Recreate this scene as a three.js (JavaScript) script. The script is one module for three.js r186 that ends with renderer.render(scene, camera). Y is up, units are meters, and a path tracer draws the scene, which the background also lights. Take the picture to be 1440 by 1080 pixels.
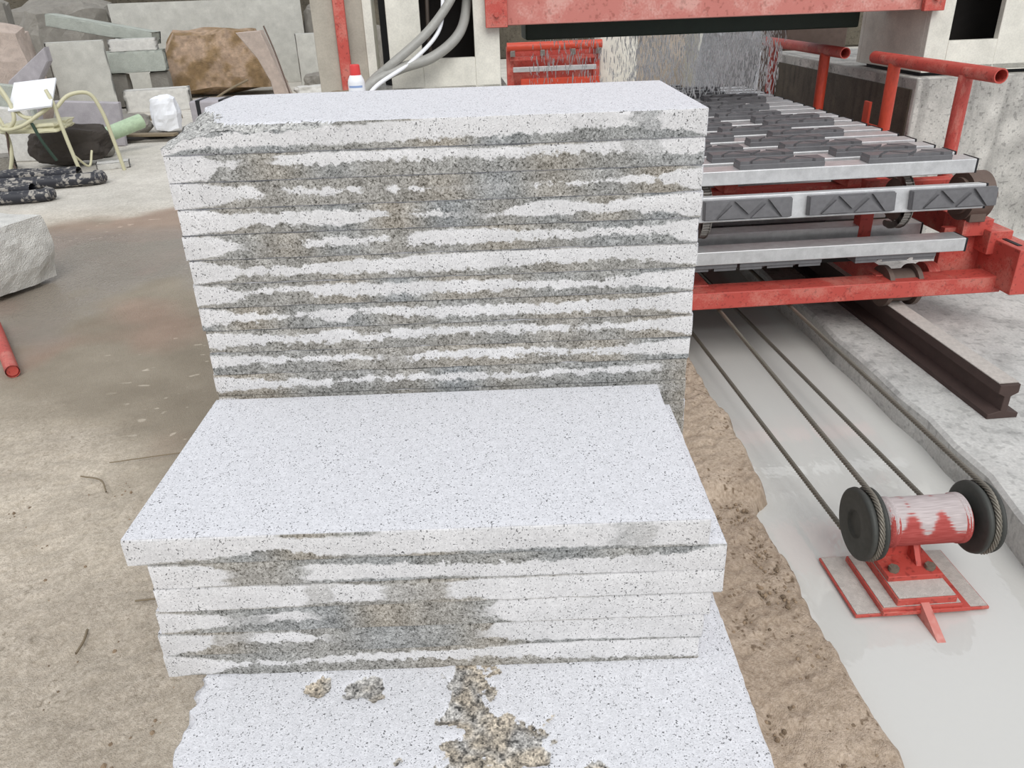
import * as THREE from 'three';
import { RoundedBoxGeometry } from 'three/addons/geometries/RoundedBoxGeometry.js';
import { mergeGeometries, mergeVertices } from 'three/addons/utils/BufferGeometryUtils.js';

// ------------------------------------------------------------------ camera, sky, light
const scene = new THREE.Scene();
const camera = new THREE.PerspectiveCamera(52.49, 4 / 3, 0.05, 200);
camera.position.set(0, 1.42, 0);
camera.rotation.set(-26.87 * Math.PI / 180, 0, -2.06 * Math.PI / 180, 'YXZ');
scene.add(camera);
const renderer = new THREE.WebGLRenderer({ antialias: true });
renderer.toneMapping = THREE.LinearToneMapping;
renderer.toneMappingExposure = 1.0;
renderer.shadowMap.enabled = true;
scene.background = new THREE.Color(0.78, 0.81, 0.86);       // even overcast sky
const sun = new THREE.DirectionalLight(new THREE.Color(1, 0.985, 0.96), 1.8);   // hazy sun behind the camera
sun.position.set(1.6, 8, 5.6);
sun.target.position.set(0, 0, -2.5);
sun.castShadow = true;
sun.shadow.radius = 70;
sun.shadow.mapSize.set(2048, 2048);
Object.assign(sun.shadow.camera, { left: -12, right: 12, top: 12, bottom: -12, near: 0.5, far: 40 });
scene.add(sun, sun.target);

// ------------------------------------------------------------------ numbers and noise
function rng(seed) { let s = seed >>> 0; return () => { s = (s + 0x6D2B79F5) | 0; let t = Math.imul(s ^ (s >>> 15), 1 | s); t = (t + Math.imul(t ^ (t >>> 7), 61 | t)) ^ t; return ((t ^ (t >>> 14)) >>> 0) / 4294967296; }; }
const lattice = new Float32Array(65536); { const r = rng(77); for (let i = 0; i < 65536; i++) lattice[i] = r(); }
function vn(x, y, per = 256) {                                // value noise, 0..1, repeats every `per` cells
  const xi = Math.floor(x), yi = Math.floor(y), fx = x - xi, fy = y - yi;
  const x0 = ((xi % per) + per) % per, y0 = ((yi % per) + per) % per, x1 = (x0 + 1) % per, y1 = (y0 + 1) % per;
  const u = fx * fx * (3 - 2 * fx), v = fy * fy * (3 - 2 * fy);
  const a = lattice[x0 + y0 * 256], b = lattice[x1 + y0 * 256], c = lattice[x0 + y1 * 256], d = lattice[x1 + y1 * 256];
  return a + (b - a) * u + (c - a) * v + (a - b - c + d) * u * v;
}
function fb(x, y, oct = 4, per = 256) { let s = 0, a = 0.5, n = 0; for (let i = 0; i < oct; i++) { s += a * vn(x + i * 17.3 * (per === 256), y + i * 9.1 * (per === 256), per); n += a; a *= 0.5; x *= 2; y *= 2; if (per < 256) per = Math.min(256, per * 2); } return s / n; }
function vn3(x, y, z) { return (vn(x + z * 0.73 + 11, y - z * 0.41 + 5) + vn(y + x * 0.37 + 40, z + x * 0.21 + 71) + vn(z + y * 0.59 + 90, x - y * 0.33 + 130)) / 3; }
const sm = (a, b, x) => { const t = Math.min(1, Math.max(0, (x - a) / (b - a))); return t * t * (3 - 2 * t); };
const mix = (a, b, t) => a + (b - a) * t;
const V = (x, y, z) => new THREE.Vector3(x, y, z);

// ------------------------------------------------------------------ textures
function tex(w, h, fn, srgb = true) {
  const data = new Uint8Array(w * h * 4), o = [0, 0, 0];
  for (let j = 0, k = 0; j < h; j++) for (let i = 0; i < w; i++, k += 4) {
    fn(i, j, o);
    data[k] = Math.min(255, Math.max(0, o[0] * 255)); data[k + 1] = Math.min(255, Math.max(0, o[1] * 255)); data[k + 2] = Math.min(255, Math.max(0, o[2] * 255)); data[k + 3] = 255;
  }
  const t = new THREE.DataTexture(data, w, h, THREE.RGBAFormat);
  if (srgb) t.colorSpace = THREE.SRGBColorSpace;
  t.wrapS = t.wrapT = THREE.RepeatWrapping; t.magFilter = THREE.LinearFilter; t.minFilter = THREE.LinearMipmapLinearFilter; t.generateMipmaps = true; t.needsUpdate = true;
  return t;
}
function rep(t, rx, ry = rx, ox = 0, oy = 0) { const c = t.clone(); c.repeat.set(rx, ry); c.offset.set(ox, oy); c.needsUpdate = true; return c; }

// white granite with dark grains: 0.56 m tile, kept as two arrays (tone, grain) for the stained faces too
const GN = 1024, gTone = new Float32Array(GN * GN), gSpeck = new Float32Array(GN * GN);
for (let j = 0; j < GN; j++) for (let i = 0; i < GN; i++) {
  const a = vn(i / 4, j / 4, 256), b = vn(i / 8 + 3, j / 8, 128), c = vn(i / 16, j / 16 + 9, 64), d = vn(i / 2 + 1, j / 2, 256);
  gTone[i + j * GN] = (a - 0.5) * 0.07 + (b - 0.5) * 0.05 + (c - 0.5) * 0.03 + (d - 0.5) * 0.05;
  const cl = vn(i / 64, j / 64, 16);
  gSpeck[i + j * GN] = sm(0.665 - cl * 0.05, 0.83, 0.5 * vn(i / 4 + 50, j / 4, 256) + 0.22 * b + 0.28 * vn(i / 2 + 9, j / 2 + 4, 256)) * (0.55 + 0.6 * c);
}
const gi = (i, j) => ((i % GN) + GN) % GN + (((j % GN) + GN) % GN) * GN;
const graniteMap = tex(GN, GN, (i, j, o) => {
  const n = gTone[i + j * GN], s = gSpeck[i + j * GN], v = 0.855 + n - s * 0.62;
  o[0] = v; o[1] = v; o[2] = v * 1.012 + 0.004;
});
const fractureMap = tex(GN, GN, (i, j, o) => { const id = i + j * GN, c = vn(i / 8 + 5, j / 8, 128), d = sm(0.62, 0.8, vn(i / 8, j / 8 + 7, 128)), v = 0.76 + gTone[id] * 2.5 + (c - 0.5) * 0.14 - gSpeck[id] * 0.5 - d * 0.2; o[0] = v; o[1] = v * 0.995; o[2] = v * 0.975; });
const fineBump = tex(512, 512, (i, j, o) => { const v = 0.5 * vn(i / 4, j / 4, 128) + 0.3 * vn(i / 2, j / 2, 256) + 0.2 * vn(i / 16, j / 16, 32); o[0] = o[1] = o[2] = v; }, false);

// wet stain bands of the stacked edges: for each slab the height of the stain along its bottom and along its top edge, and full-height runs
const curve = (pts, u) => { for (let k = 1; k < pts.length; k++) if (u <= pts[k][0]) { const t = (u - pts[k - 1][0]) / (pts[k][0] - pts[k - 1][0]); return mix(pts[k - 1][1], pts[k][1], t * t * (3 - 2 * t)); } return pts[pts.length - 1][1]; };
const P = (s) => s.split(' ').map((q) => q.split(':').map(Number));
const upperStains = [
  { t: P('0:0 .05:.2 .1:.34 .2:.3 .3:.16 .45:.07 .5:0 1:0'), b: P('0:0 .05:.16 .1:.22 .2:.2 .3:.2 .4:.26 .5:.26 .6:.3 .7:.32 .76:.45 .86:.45 .95:.3 1:.05'), f: [[.885, .02, .6]] },
  { t: P('0:0 .07:.02 .1:.25 .15:.35 .18:.42 .22:.1 .3:.06 .4:.06 .5:.06 .6:.12 .8:.06 1:0'), b: P('0:0 .07:.05 .1:.42 .17:.62 .25:.5 .3:.46 .4:.58 .5:.55 .6:.5 .7:.6 .8:.6 .9:.5 1:.4'), f: [[.17, .025, .8], [.88, .03, .4]] },
  { t: P('0:0 .06:.05 .1:.2 .2:.3 .3:.34 .4:.42 .5:.48 .6:.48 .7:.52 .8:.44 .9:.3 1:.1'), b: P('0:0 .08:.1 .15:.35 .2:.45 .3:.38 .35:.48 .45:.46 .5:.4 .6:.42 .7:.42 .8:.46 .9:.42 1:.1'), f: [[.195, .018, .9], [.385, .018, .9], [.52, .03, .8], [.6, .05, .7]] },
  { t: P('0:0 .05:.05 .1:.2 .2:.25 .3:.2 .4:.32 .5:.4 .55:.55 .6:.55 .65:.3 .7:.1 .8:.28 .9:.1 1:0'), b: P('0:0 .07:.1 .15:.3 .3:.2 .4:.46 .5:.4 .6:.3 .7:.3 .8:.35 .9:.3 1:.05'), f: [[.425, .018, .9], [.55, .03, .6]] },
  { t: P('0:0 .05:.08 .1:.3 .15:.5 .2:.55 .3:.25 .4:.3 .5:.1 .6:.15 .7:.3 .8:.35 .9:.25 1:.05'), b: P('0:0 .05:.1 .12:.4 .2:.42 .3:.4 .4:.46 .5:.3 .6:.3 .7:.35 .8:.4 .9:.45 1:.05'), f: [[.17, .045, .8], [.415, .014, .9]] },
  { t: P('0:0 .08:.2 .12:.35 .2:.4 .3:.2 .4:.2 .45:.1 .6:.05 1:.05'), b: P('0:.02 .07:.12 .1:.3 .2:.3 .3:.25 .4:.25 .5:.25 .6:.3 .7:.4 .8:.45 .9:.35 1:.1'), f: [] },
  { t: P('0:0 .05:.1 .1:.3 .2:.2 .3:.15 .4:.25 .5:.15 .7:.3 .8:.38 .9:.2 1:.05'), b: P('0:.1 .07:.2 .12:.48 .2:.55 .25:.4 .3:.3 .5:.3 .7:.35 .9:.3 1:.05'), f: [] },
  { t: P('0:0 .1:.3 .2:.4 .25:.2 .5:.25 .7:.3 .9:.2 1:0'), b: P('0:.2 .05:.3 .2:.5 .28:.2 .33:.55 .42:.35 .5:.3 .7:.3 .9:.3 1:.05'), f: [] },
  { t: P('0:.1 .2:.35 .27:.1 .33:.35 .42:.2 .6:.2 .8:.3 1:.1'), b: P('0:.2 .1:.35 .3:.3 .4:.35 .5:.48 .6:.48 .8:.45 .9:.4 1:.1'), f: [] },
  { t: P('0:.1 .05:.15 .2:.3 .35:.35 .4:.4 .45:.25 .6:.2 .8:.35 1:.1'), b: P('0:.3 .05:.4 .2:.48 .3:.48 .4:.4 .6:.4 .7:.45 .8:.4 1:.2'), f: [[.385, .02, .8]] },
  { t: P('0:.1 .15:.3 .25:.4 .35:.3 .5:.3 .6:.4 .8:.3 1:.2'), b: P('0:.2 .2:.3 .35:.48 .5:.35 .7:.4 .9:.5 1:.6'), f: [[.98, .03, .8]] },
];
const lowerStains = [
  { t: P('0:0 .25:.0 .3:.14 .42:.1 .45:0 1:0'), b: P('0:0 .08:.12 .15:.22 .25:.4 .32:.25 .4:.1 .6:.12 .8:.14 1:.06'), f: [[.87, .03, .35]] },
  { t: P('0:.05 .1:.1 .14:.3 .2:.4 .28:.2 .5:.35 .6:.42 .75:.36 .9:.25 1:.05'), b: P('0:0 .2:.05 .3:.12 .5:.12 .6:.03 1:0'), f: [[.2, .06, .85]] },
  { t: P('0:0 .3:.05 .45:.2 .6:.05 1:0'), b: P('0:0 .25:.05 .3:.16 .55:.16 .6:.03 1:.02'), f: [[.46, .05, .7], [.29, .02, .35]] },
  { t: P('0:.05 .1:.2 .16:.3 .25:.15 .3:.3 .6:.3 .62:0 1:0'), b: P('0:.05 .15:.3 .25:.4 .3:.4 .6:.3 .65:.02 1:.02'), f: [[.44, .14, .95], [.16, .03, .5]] },
  { t: P('0:.05 .1:.1 .25:.08 .3:.3 .6:.3 .62:0 1:0'), b: P('0:0 .07:.2 .12:.5 .3:.45 .35:.3 .6:.3 .7:.15 .8:.1 1:.04'), f: [[.45, .13, .95], [.14, .03, .5]] },
  { t: P('0:0 .07:.15 .15:.42 .25:.42 .32:.25 .5:.2 .6:.15 .7:0 1:0'), b: P('0:0 .08:.1 .15:.4 .3:.46 .5:.42 .65:.36 .8:.22 1:.12'), f: [] },
];
function stainedFace(list, w, metres, seed) {
  const hSlab = 102, h = list.length * hSlab, mm = GN / 560, px = metres * 1000 / w;
  return tex(w, h, (i, j, o) => {
    const row = Math.min(list.length - 1, Math.floor((h - 1 - j) / hSlab)), v = 1 - ((h - 1 - j) - row * hSlab) / hSlab, u = i / w, st = list[row];
    const gx = Math.floor(i * px * mm), gy = Math.floor(j * (60 / hSlab) * mm) + row * 211, id = gi(gx, gy);
    const rag = (vn(i / 26 + seed, j / 22 + row * 31) - 0.5) * 0.24 + (vn(i / 9, j / 8 + row * 13 + seed) - 0.5) * 0.14 + (vn(i / 3.2, j / 3.2) - 0.5) * 0.07;
    const bb = curve(st.b, u), tt = curve(st.t, u);
    let m = 0;
    if (bb > 0.015) m = Math.max(m, sm(0.05, -0.05, v - bb - rag * Math.min(1, bb * 3)));
    if (tt > 0.015) m = Math.max(m, sm(0.05, -0.05, (1 - v) - tt - rag * Math.min(1, tt * 3)));
    for (const [c, r, a] of st.f) m = Math.max(m, a * sm(r * 1.25 + 0.006, r * 0.85, Math.abs(u - c + (vn(j / 14 + 7, row + c * 30) - 0.5) * 0.02) + rag * 0.03));
    const n = gTone[id], s = gSpeck[id], g2 = vn(i / 2.6 + 9, j / 2.6 + 4), g3 = vn(i / 5.5 + 90, j / 5.5 + 44), clump = sm(0.6, 0.8, 0.5 * g2 + 0.5 * g3);
    const film = (vn(i / 160 + seed, row * 3.7 + j / 90) - 0.5) * 0.05;
    const dry = 0.82 + n - s * 0.6 + film;
    const wetv = 0.56 + n * 2.6 + (g2 - 0.5) * 0.2 - clump * 0.36 + (vn(i / 60, row * 9 + j / 50) - 0.5) * 0.1;
    const t = m * (0.9 + 0.1 * g3), warm = (vn(i / 210 + 3 * seed, row * 1.7) - 0.3) * 0.05;
    o[0] = mix(dry, wetv + warm * 0.8, t); o[1] = mix(dry * 0.993, wetv, t); o[2] = mix(dry * 0.99, wetv - warm - 0.012, t);
  });
}
const upperFaceMap = stainedFace(upperStains, 2048, 1.2, 5), lowerFaceMap = stainedFace(lowerStains, 2048, 1.12, 61);

// plain noise colour map around 1.0 for painted, stone and concrete surfaces (metres in uv)
const mottle = tex(512, 512, (i, j, o) => { const v = 0.86 + 0.14 * fb(i / 32, j / 32, 4, 16) + 0.06 * (vn(i / 2, j / 2, 256) - 0.5); o[0] = v; o[1] = v; o[2] = v; });
const concreteMap = tex(1024, 1024, (i, j, o) => {
  const a = fb(i / 64, j / 64, 5, 16), b = vn(i / 3, j / 3, 256), st = sm(0.5, 0.75, fb(i / 32 + 5, j / 256, 3, 32)), p = sm(0.78, 0.86, vn(i / 7, j / 7, 128));
  const v = 0.6 + 0.26 * a + (b - 0.5) * 0.08 - st * 0.1 - p * 0.12; o[0] = v; o[1] = v * 0.985; o[2] = v * 0.95;
});
const ledgeMap = tex(1024, 1024, (i, j, o) => { const a = fb(i / 64, j / 64, 5, 16), b = vn(i / 3, j / 3, 256), p = sm(0.5, 0.85, fb(i / 32 + 5, j / 32, 5, 32)), q = sm(0.72, 0.85, vn(i / 9, j / 9, 113)); const v = 0.775 + 0.14 * (a - 0.5) + (b - 0.5) * 0.08 - p * 0.09 - q * 0.08; o[0] = v; o[1] = v * 0.992; o[2] = v * 0.97; });
const dustyRedMap = tex(512, 512, (i, j, o) => {                // red paint with pale stone dust and worn patches
  const a = fb(i / 64, j / 64, 5, 8), d = sm(0.42, 0.72, a + (vn(i / 3, j / 3, 128) - 0.5) * 0.18), r = sm(0.62, 0.8, fb(i / 8 + 9, j / 8, 4, 64));
  o[0] = mix(0.77, 0.83, d) - r * 0.1; o[1] = mix(0.48, 0.62, d) - r * 0.08; o[2] = mix(0.44, 0.58, d) - r * 0.08;
});
const redMap = tex(512, 512, (i, j, o) => {
  const a = fb(i / 64 + 3, j / 64, 5, 8), d = sm(0.5, 0.8, a + (vn(i / 3, j / 3, 128) - 0.5) * 0.2), r = sm(0.6, 0.8, fb(i / 8, j / 8 + 7, 4, 64));
  o[0] = mix(0.73, 0.77, d) - r * 0.14; o[1] = mix(0.3, 0.44, d) - r * 0.07; o[2] = mix(0.26, 0.39, d) - r * 0.06;
});
const muddyRubberMap = tex(512, 512, (i, j, o) => { const d = sm(0.5, 0.68, fb(i / 32, j / 32, 5, 16)); o[0] = mix(0.17, 0.62, d); o[1] = mix(0.175, 0.6, d); o[2] = mix(0.2, 0.57, d); });
const brownRockMap = tex(512, 512, (i, j, o) => {
  const a = fb(i / 64, j / 64, 5, 8), b = fb(i / 16 + 7, j / 16, 4, 32), k = sm(0.35, 0.65, a);
  const v = 1.06 + (b - 0.5) * 0.36; o[0] = mix(0.58, 0.72, k) * v; o[1] = mix(0.48, 0.62, k) * v; o[2] = mix(0.35, 0.53, k) * v;
});

// ------------------------------------------------------------------ materials
const std = (p) => new THREE.MeshStandardMaterial(p);
const hex = (h) => new THREE.Color(h);
const bumpFine = rep(fineBump, 6), bumpMid = rep(fineBump, 2);
const M = {
  granite: std({ map: rep(graniteMap, 1 / 0.56), roughness: 0.75, bumpMap: bumpFine, bumpScale: 0.0008 }),
  fracture: std({ map: rep(fractureMap, 1 / 0.56), roughness: 0.9, bumpMap: bumpFine, bumpScale: 0.003 }),
  upperFace: std({ map: upperFaceMap, roughness: 0.7 }),
  lowerFace: std({ map: lowerFaceMap, roughness: 0.7 }),
  sawn: std({ color: hex('#c9c8c0'), map: rep(mottle, 0.7), roughness: 0.85 }),
  sawnGreen: std({ color: hex('#c3c8be'), map: rep(mottle, 0.7), roughness: 0.85, bumpMap: bumpMid, bumpScale: 0.01 }),
  pink: std({ color: hex('#cdbcb0'), map: rep(mottle, 1.2), roughness: 0.9, bumpMap: bumpMid, bumpScale: 0.01 }),
  greyRock: std({ color: hex('#a5a097'), map: rep(mottle, 0.9), roughness: 0.95, bumpMap: bumpMid, bumpScale: 0.015 }),
  brownRock: std({ map: rep(brownRockMap, 0.55), roughness: 0.95, bumpMap: bumpMid, bumpScale: 0.02 }),
  whiteStone: std({ color: hex('#e2e0da'), map: rep(mottle, 1.5), roughness: 0.85, bumpMap: bumpMid, bumpScale: 0.006 }),
  concrete: std({ map: rep(concreteMap, 0.6), roughness: 0.9, bumpMap: bumpFine, bumpScale: 0.0015 }),
  mudConcrete: std({ color: hex('#b7a894'), map: rep(mottle, 2.5), roughness: 0.95, bumpMap: bumpFine, bumpScale: 0.004 }),
  stainAndShade: std({ color: hex('#7d7264'), map: rep(concreteMap, 0.9), roughness: 0.7, bumpMap: bumpFine, bumpScale: 0.003 }),  // pier's left face: stain and shade together in one colour
  ledge: std({ map: rep(ledgeMap, 0.5), roughness: 0.7, bumpMap: bumpFine, bumpScale: 0.0015 }),
  mud: std({ color: hex('#cdc5bd'), map: rep(mottle, 6), roughness: 0.95, bumpMap: bumpFine, bumpScale: 0.002 }),
  darkRail: std({ color: hex('#4d3c37'), map: rep(mottle, 2), roughness: 0.8 }),
  cream: std({ color: hex('#e9e6da'), map: rep(mottle, 0.8), roughness: 0.55 }),
  beige: std({ color: hex('#b9b2a4'), map: rep(mottle, 0.8), roughness: 0.6 }),
  dusty: std({ map: rep(dustyRedMap, 0.9), roughness: 0.75 }),
  red: std({ map: rep(redMap, 1.4), roughness: 0.55 }),
  orange: std({ color: hex('#d24c33'), map: rep(mottle, 1.5), roughness: 0.5 }),
  green: std({ color: hex('#28392f'), map: rep(mottle, 1), roughness: 0.6 }),
  aluminium: std({ color: hex('#dcdcdc'), map: rep(mottle, 3), roughness: 0.42, metalness: 0.55 }),
  steel: std({ color: hex('#a5a09a'), map: rep(mottle, 4), roughness: 0.4, metalness: 0.8 }),
  rustySteel: std({ color: hex('#74635a'), map: rep(mottle, 2), roughness: 0.7, metalness: 0.3 }),
  rubber: std({ color: hex('#6f6e70'), map: rep(mottle, 5), roughness: 0.45 }),
  blackRubber: std({ map: rep(muddyRubberMap, 2.2), roughness: 0.55 }),
  nearBlack: std({ color: hex('#2a2624'), map: rep(mottle, 2), roughness: 0.9 }),  // near-black: panels added to darken voids, and some dark strips
  sheave: std({ color: hex('#4a4b47'), map: rep(mottle, 6), roughness: 0.6, metalness: 0.3 }),
  rope: std({ color: hex('#857f74'), map: rep(mottle, 9), roughness: 0.45, metalness: 0.5 }),
  hose: std({ color: hex('#a9a8a2'), map: rep(mottle, 3), roughness: 0.45 }),
  darkHose: std({ color: hex('#4a4038'), map: rep(mottle, 3), roughness: 0.6 }),
  white: std({ color: hex('#eceef2'), roughness: 0.5 }),
  black: std({ color: hex('#15161a'), roughness: 0.6 }),
  chairTube: std({ color: hex('#c9c5a6'), roughness: 0.45 }),
  paleGreen: std({ color: hex('#b9cfae'), map: rep(mottle, 2), roughness: 0.6 }),
  darkGreen: std({ color: hex('#3c5145'), map: rep(mottle, 2), roughness: 0.8 }),
  darkCloth: std({ color: hex('#4a443f'), map: rep(mottle, 2), roughness: 0.95 }),
  wood: std({ color: hex('#8a7c66'), map: rep(mottle, 3), roughness: 0.9 }),
  capRed: std({ color: hex('#d8403f'), roughness: 0.4 }),
  blueInk: std({ color: hex('#8fa6d0'), roughness: 0.5 }),
  lilac: std({ color: hex('#b3aeb2'), map: rep(mottle, 0.9), roughness: 0.9 }),
  greyTarp: std({ color: hex('#b4b6b9'), map: rep(mottle, 1), roughness: 0.7 }),
  brownWall: std({ color: hex('#b7aca0'), map: rep(mottle, 0.6), roughness: 0.95 }),
  earth: std({ color: hex('#a39b8c'), map: rep(concreteMap, 0.2), roughness: 1, bumpMap: bumpMid, bumpScale: 0.03 }),
  drop: std({ color: 0xffffff, roughness: 0.2 }),
};

// ------------------------------------------------------------------ builders
const taken = new Map();
function numbered(name) { const n = taken.get(name) ?? 0; taken.set(name, n + 1); return n ? name + '_' + String(n).padStart(3, '0') : name; }
function tag(o, label, category, group, kind) { o.userData.label = label; o.userData.category = category; if (group) o.userData.group = group; o.userData.kind = kind ?? 'thing'; return o; }
function thing(name, label, category, pos = [0, 0, 0], turn = 0, group) {
  const g = new THREE.Group(); g.name = numbered(name); g.position.set(...pos); g.rotation.y = turn; scene.add(g); return tag(g, label, category, group);
}
function mesh(name, geo, mat, parent = scene) {
  const m = new THREE.Mesh(geo, mat); m.name = parent === scene ? numbered(name) : name; m.castShadow = m.receiveShadow = true; parent.add(m); return m;
}
function uvBox(g) {                                           // uv in metres by the face's main direction
  const p = g.attributes.position, n = g.attributes.normal, uv = new Float32Array(p.count * 2);
  for (let i = 0; i < p.count; i++) {
    const ax = Math.abs(n.getX(i)), ay = Math.abs(n.getY(i)), az = Math.abs(n.getZ(i));
    if (ay >= ax && ay >= az) { uv[2 * i] = p.getX(i); uv[2 * i + 1] = p.getZ(i); } else if (ax >= az) { uv[2 * i] = p.getZ(i); uv[2 * i + 1] = p.getY(i); } else { uv[2 * i] = p.getX(i); uv[2 * i + 1] = p.getY(i); }
  }
  g.setAttribute('uv', new THREE.BufferAttribute(uv, 2)); return g;
}
const norm = (g) => { const q = g.index ? g.toNonIndexed() : g; for (const k of Object.keys(q.attributes)) if (!['position', 'normal', 'uv'].includes(k)) q.deleteAttribute(k); q.clearGroups?.(); return q; };
const join = (list) => uvBox(mergeGeometries(list.map(norm)));
function box(w, h, d, x = 0, y = 0, z = 0, r = 0.004) {        // y = bottom
  const g = r > 0 ? new RoundedBoxGeometry(w, h, d, 1, Math.min(r, w / 2.1, h / 2.1, d / 2.1)) : new THREE.BoxGeometry(w, h, d);
  g.translate(x, y + h / 2, z); return uvBox(g);
}
function cyl(r, len, axis, x, y, z, seg = 20, r2 = r, open = false) {   // centred
  const g = new THREE.CylinderGeometry(r2, r, len, seg, 1, open);
  if (axis === 'x') g.rotateZ(-Math.PI / 2); if (axis === 'z') g.rotateX(Math.PI / 2);
  g.translate(x, y, z); return g;
}
function tube(pts, r, seg = 40, rad = 8) { return new THREE.TubeGeometry(new THREE.CatmullRomCurve3(pts.map((p) => Array.isArray(p) ? V(...p) : p), false, 'centripetal'), seg, r, rad, false); }
function extrude(pts, depth, bevel = 0) {                      // polygon in x,y pushed along z from 0 to depth
  const g = new THREE.ExtrudeGeometry(new THREE.Shape(pts.map(([x, y]) => new THREE.Vector2(x, y))), { depth, bevelEnabled: bevel > 0, bevelSize: bevel, bevelThickness: bevel, bevelOffset: -bevel, bevelSegments: 1 });
  return uvBox(g);
}
function plainRock(w, h, d, seed, rough = 0.22, detail = 10, square = 0.55, taper = 0) {   // broken stone: superellipsoid with facets, base at y = 0
  const g = mergeVertices(new THREE.BoxGeometry(2, 2, 2, detail, detail, detail).deleteAttribute('normal').deleteAttribute('uv')), p = g.attributes.position;
  for (let i = 0; i < p.count; i++) {
    const v = V(p.getX(i), p.getY(i), p.getZ(i)), s = v.clone().normalize(); v.lerp(s.clone().multiplyScalar(1.25), 1 - square);
    const n = vn3(s.x * 1.6 + seed * 3.1, s.y * 1.6 + seed * 1.7, s.z * 1.6 + seed) - 0.5, m = vn3(s.x * 5 + seed, s.y * 5, s.z * 5 + seed * 2) - 0.5;
    v.multiplyScalar(1 + rough * (n * 2.2 + m * 0.7)); const tp = 1 - taper * (v.y * 0.5 + 0.5); p.setXYZ(i, v.x * w / 2 * tp, v.y * h / 2, v.z * d / 2 * tp);
  }
  g.computeBoundingBox(); g.translate(0, -g.boundingBox.min.y, 0); g.scale(1, h / (g.boundingBox.max.y - g.boundingBox.min.y), 1);
  const q = g.toNonIndexed(); q.computeVertexNormals(); return uvBox(q);
}
// a sawn slab: box with chipped, slightly ragged edges; front face in material slot 1 when v0/v1 are given; base at y = 0, centred in x and z
function slabGeo(w, h, d, o) {
  const { seed = 1, nx = 64, ny = 4, nz = 20, chip = 0.003, ragL = 0.004, ragR = 0.001, v0, v1, cut } = o;
  const g = new THREE.BoxGeometry(w, h, d, nx, ny, nz), p = g.attributes.position, uv = g.attributes.uv, nn = g.attributes.normal;
  const warp = (c, half, n) => { const e = Math.min(0.004, half / n / 2), t = Math.abs(c) / half, lim = 1 - 2 / n; return Math.sign(c) * (t > lim + 1e-6 ? half : t / lim * (half - e)); };
  for (let i = 0; i < p.count; i++) {
    let x = warp(p.getX(i), w / 2, nx), y = warp(p.getY(i), h / 2, ny), z = warp(p.getZ(i), d / 2, nz);
    const ex = Math.abs(x) > w / 2 - 1e-5, ey = Math.abs(y) > h / 2 - 1e-5, ez = Math.abs(z) > d / 2 - 1e-5, sx = Math.sign(x), sy = Math.sign(y), sz = Math.sign(z), ox = x, oz = z, oy = y;
    const c = (a, b) => chip * (0.25 + 1.6 * Math.pow(vn(a * 55 + seed * 7.7, b * 13 + seed * 3.3), 3) + 2.2 * sm(0.72, 0.9, vn(a * 22 + seed * 5.1, b * 7 + seed)));
    if (ey && ez) { const k = c(ox, sy + sz * 2); if (sy > 0 && o.sharp) { y -= k * 0.8 + 0.0012; z -= sz * (k * 1.3 + 0.003); } else { const q = k * (sy < 0 ? 0.3 : 1); y -= sy * q; z -= sz * q; } }
    if (ex && ey) { const k = c(oz, sx + sy * 3); x -= sx * k; y -= sy * k; }
    if (ex && ez) { const k = c(oy * 3, sx + sz * 5); x -= sx * k; z -= sz * k; }
    if (ex) x -= sx * (sx < 0 ? ragL : ragR) * (vn(oy * 60 + seed * 9, oz * 30 + seed) + 0.6 * vn(oy * 150, oz * 90 + seed));
    if (ez && sz > 0 && !ey) z += 0.0012 * (vn(ox * 90 + seed, oy * 120) - 0.7);
    if (cut) y = Math.min(y, cut(ox + w / 2, d / 2 - oz) - h / 2);
    p.setXYZ(i, x, y, z);
    const ax = Math.abs(nn.getX(i)), ay = Math.abs(nn.getY(i));
    if (nn.getZ(i) > 0.5 && v1 !== undefined) uv.setXY(i, 0.5 + x / w, v0 + (v1 - v0) * (0.5 + y / h));
    else if (ay > 0.5) uv.setXY(i, x + seed * 0.37, z + seed * 0.21); else if (ax > 0.5) uv.setXY(i, z + seed * 0.3, y + seed * 0.13); else uv.setXY(i, x + seed * 0.11, y + seed * 0.43);
  }
  g.computeVertexNormals(); g.translate(0, h / 2, 0);
  g.groups.forEach((q) => { q.materialIndex = v1 !== undefined && q.materialIndex === 4 ? 1 : 0; });
  return g;
}
const ordinal = ['first', 'second', 'third', 'fourth', 'fifth', 'sixth', 'seventh', 'eighth', 'ninth', 'tenth', 'eleventh', 'twelfth', 'thirteenth', 'fourteenth', 'fifteenth', 'sixteenth', 'seventeenth'];

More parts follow.
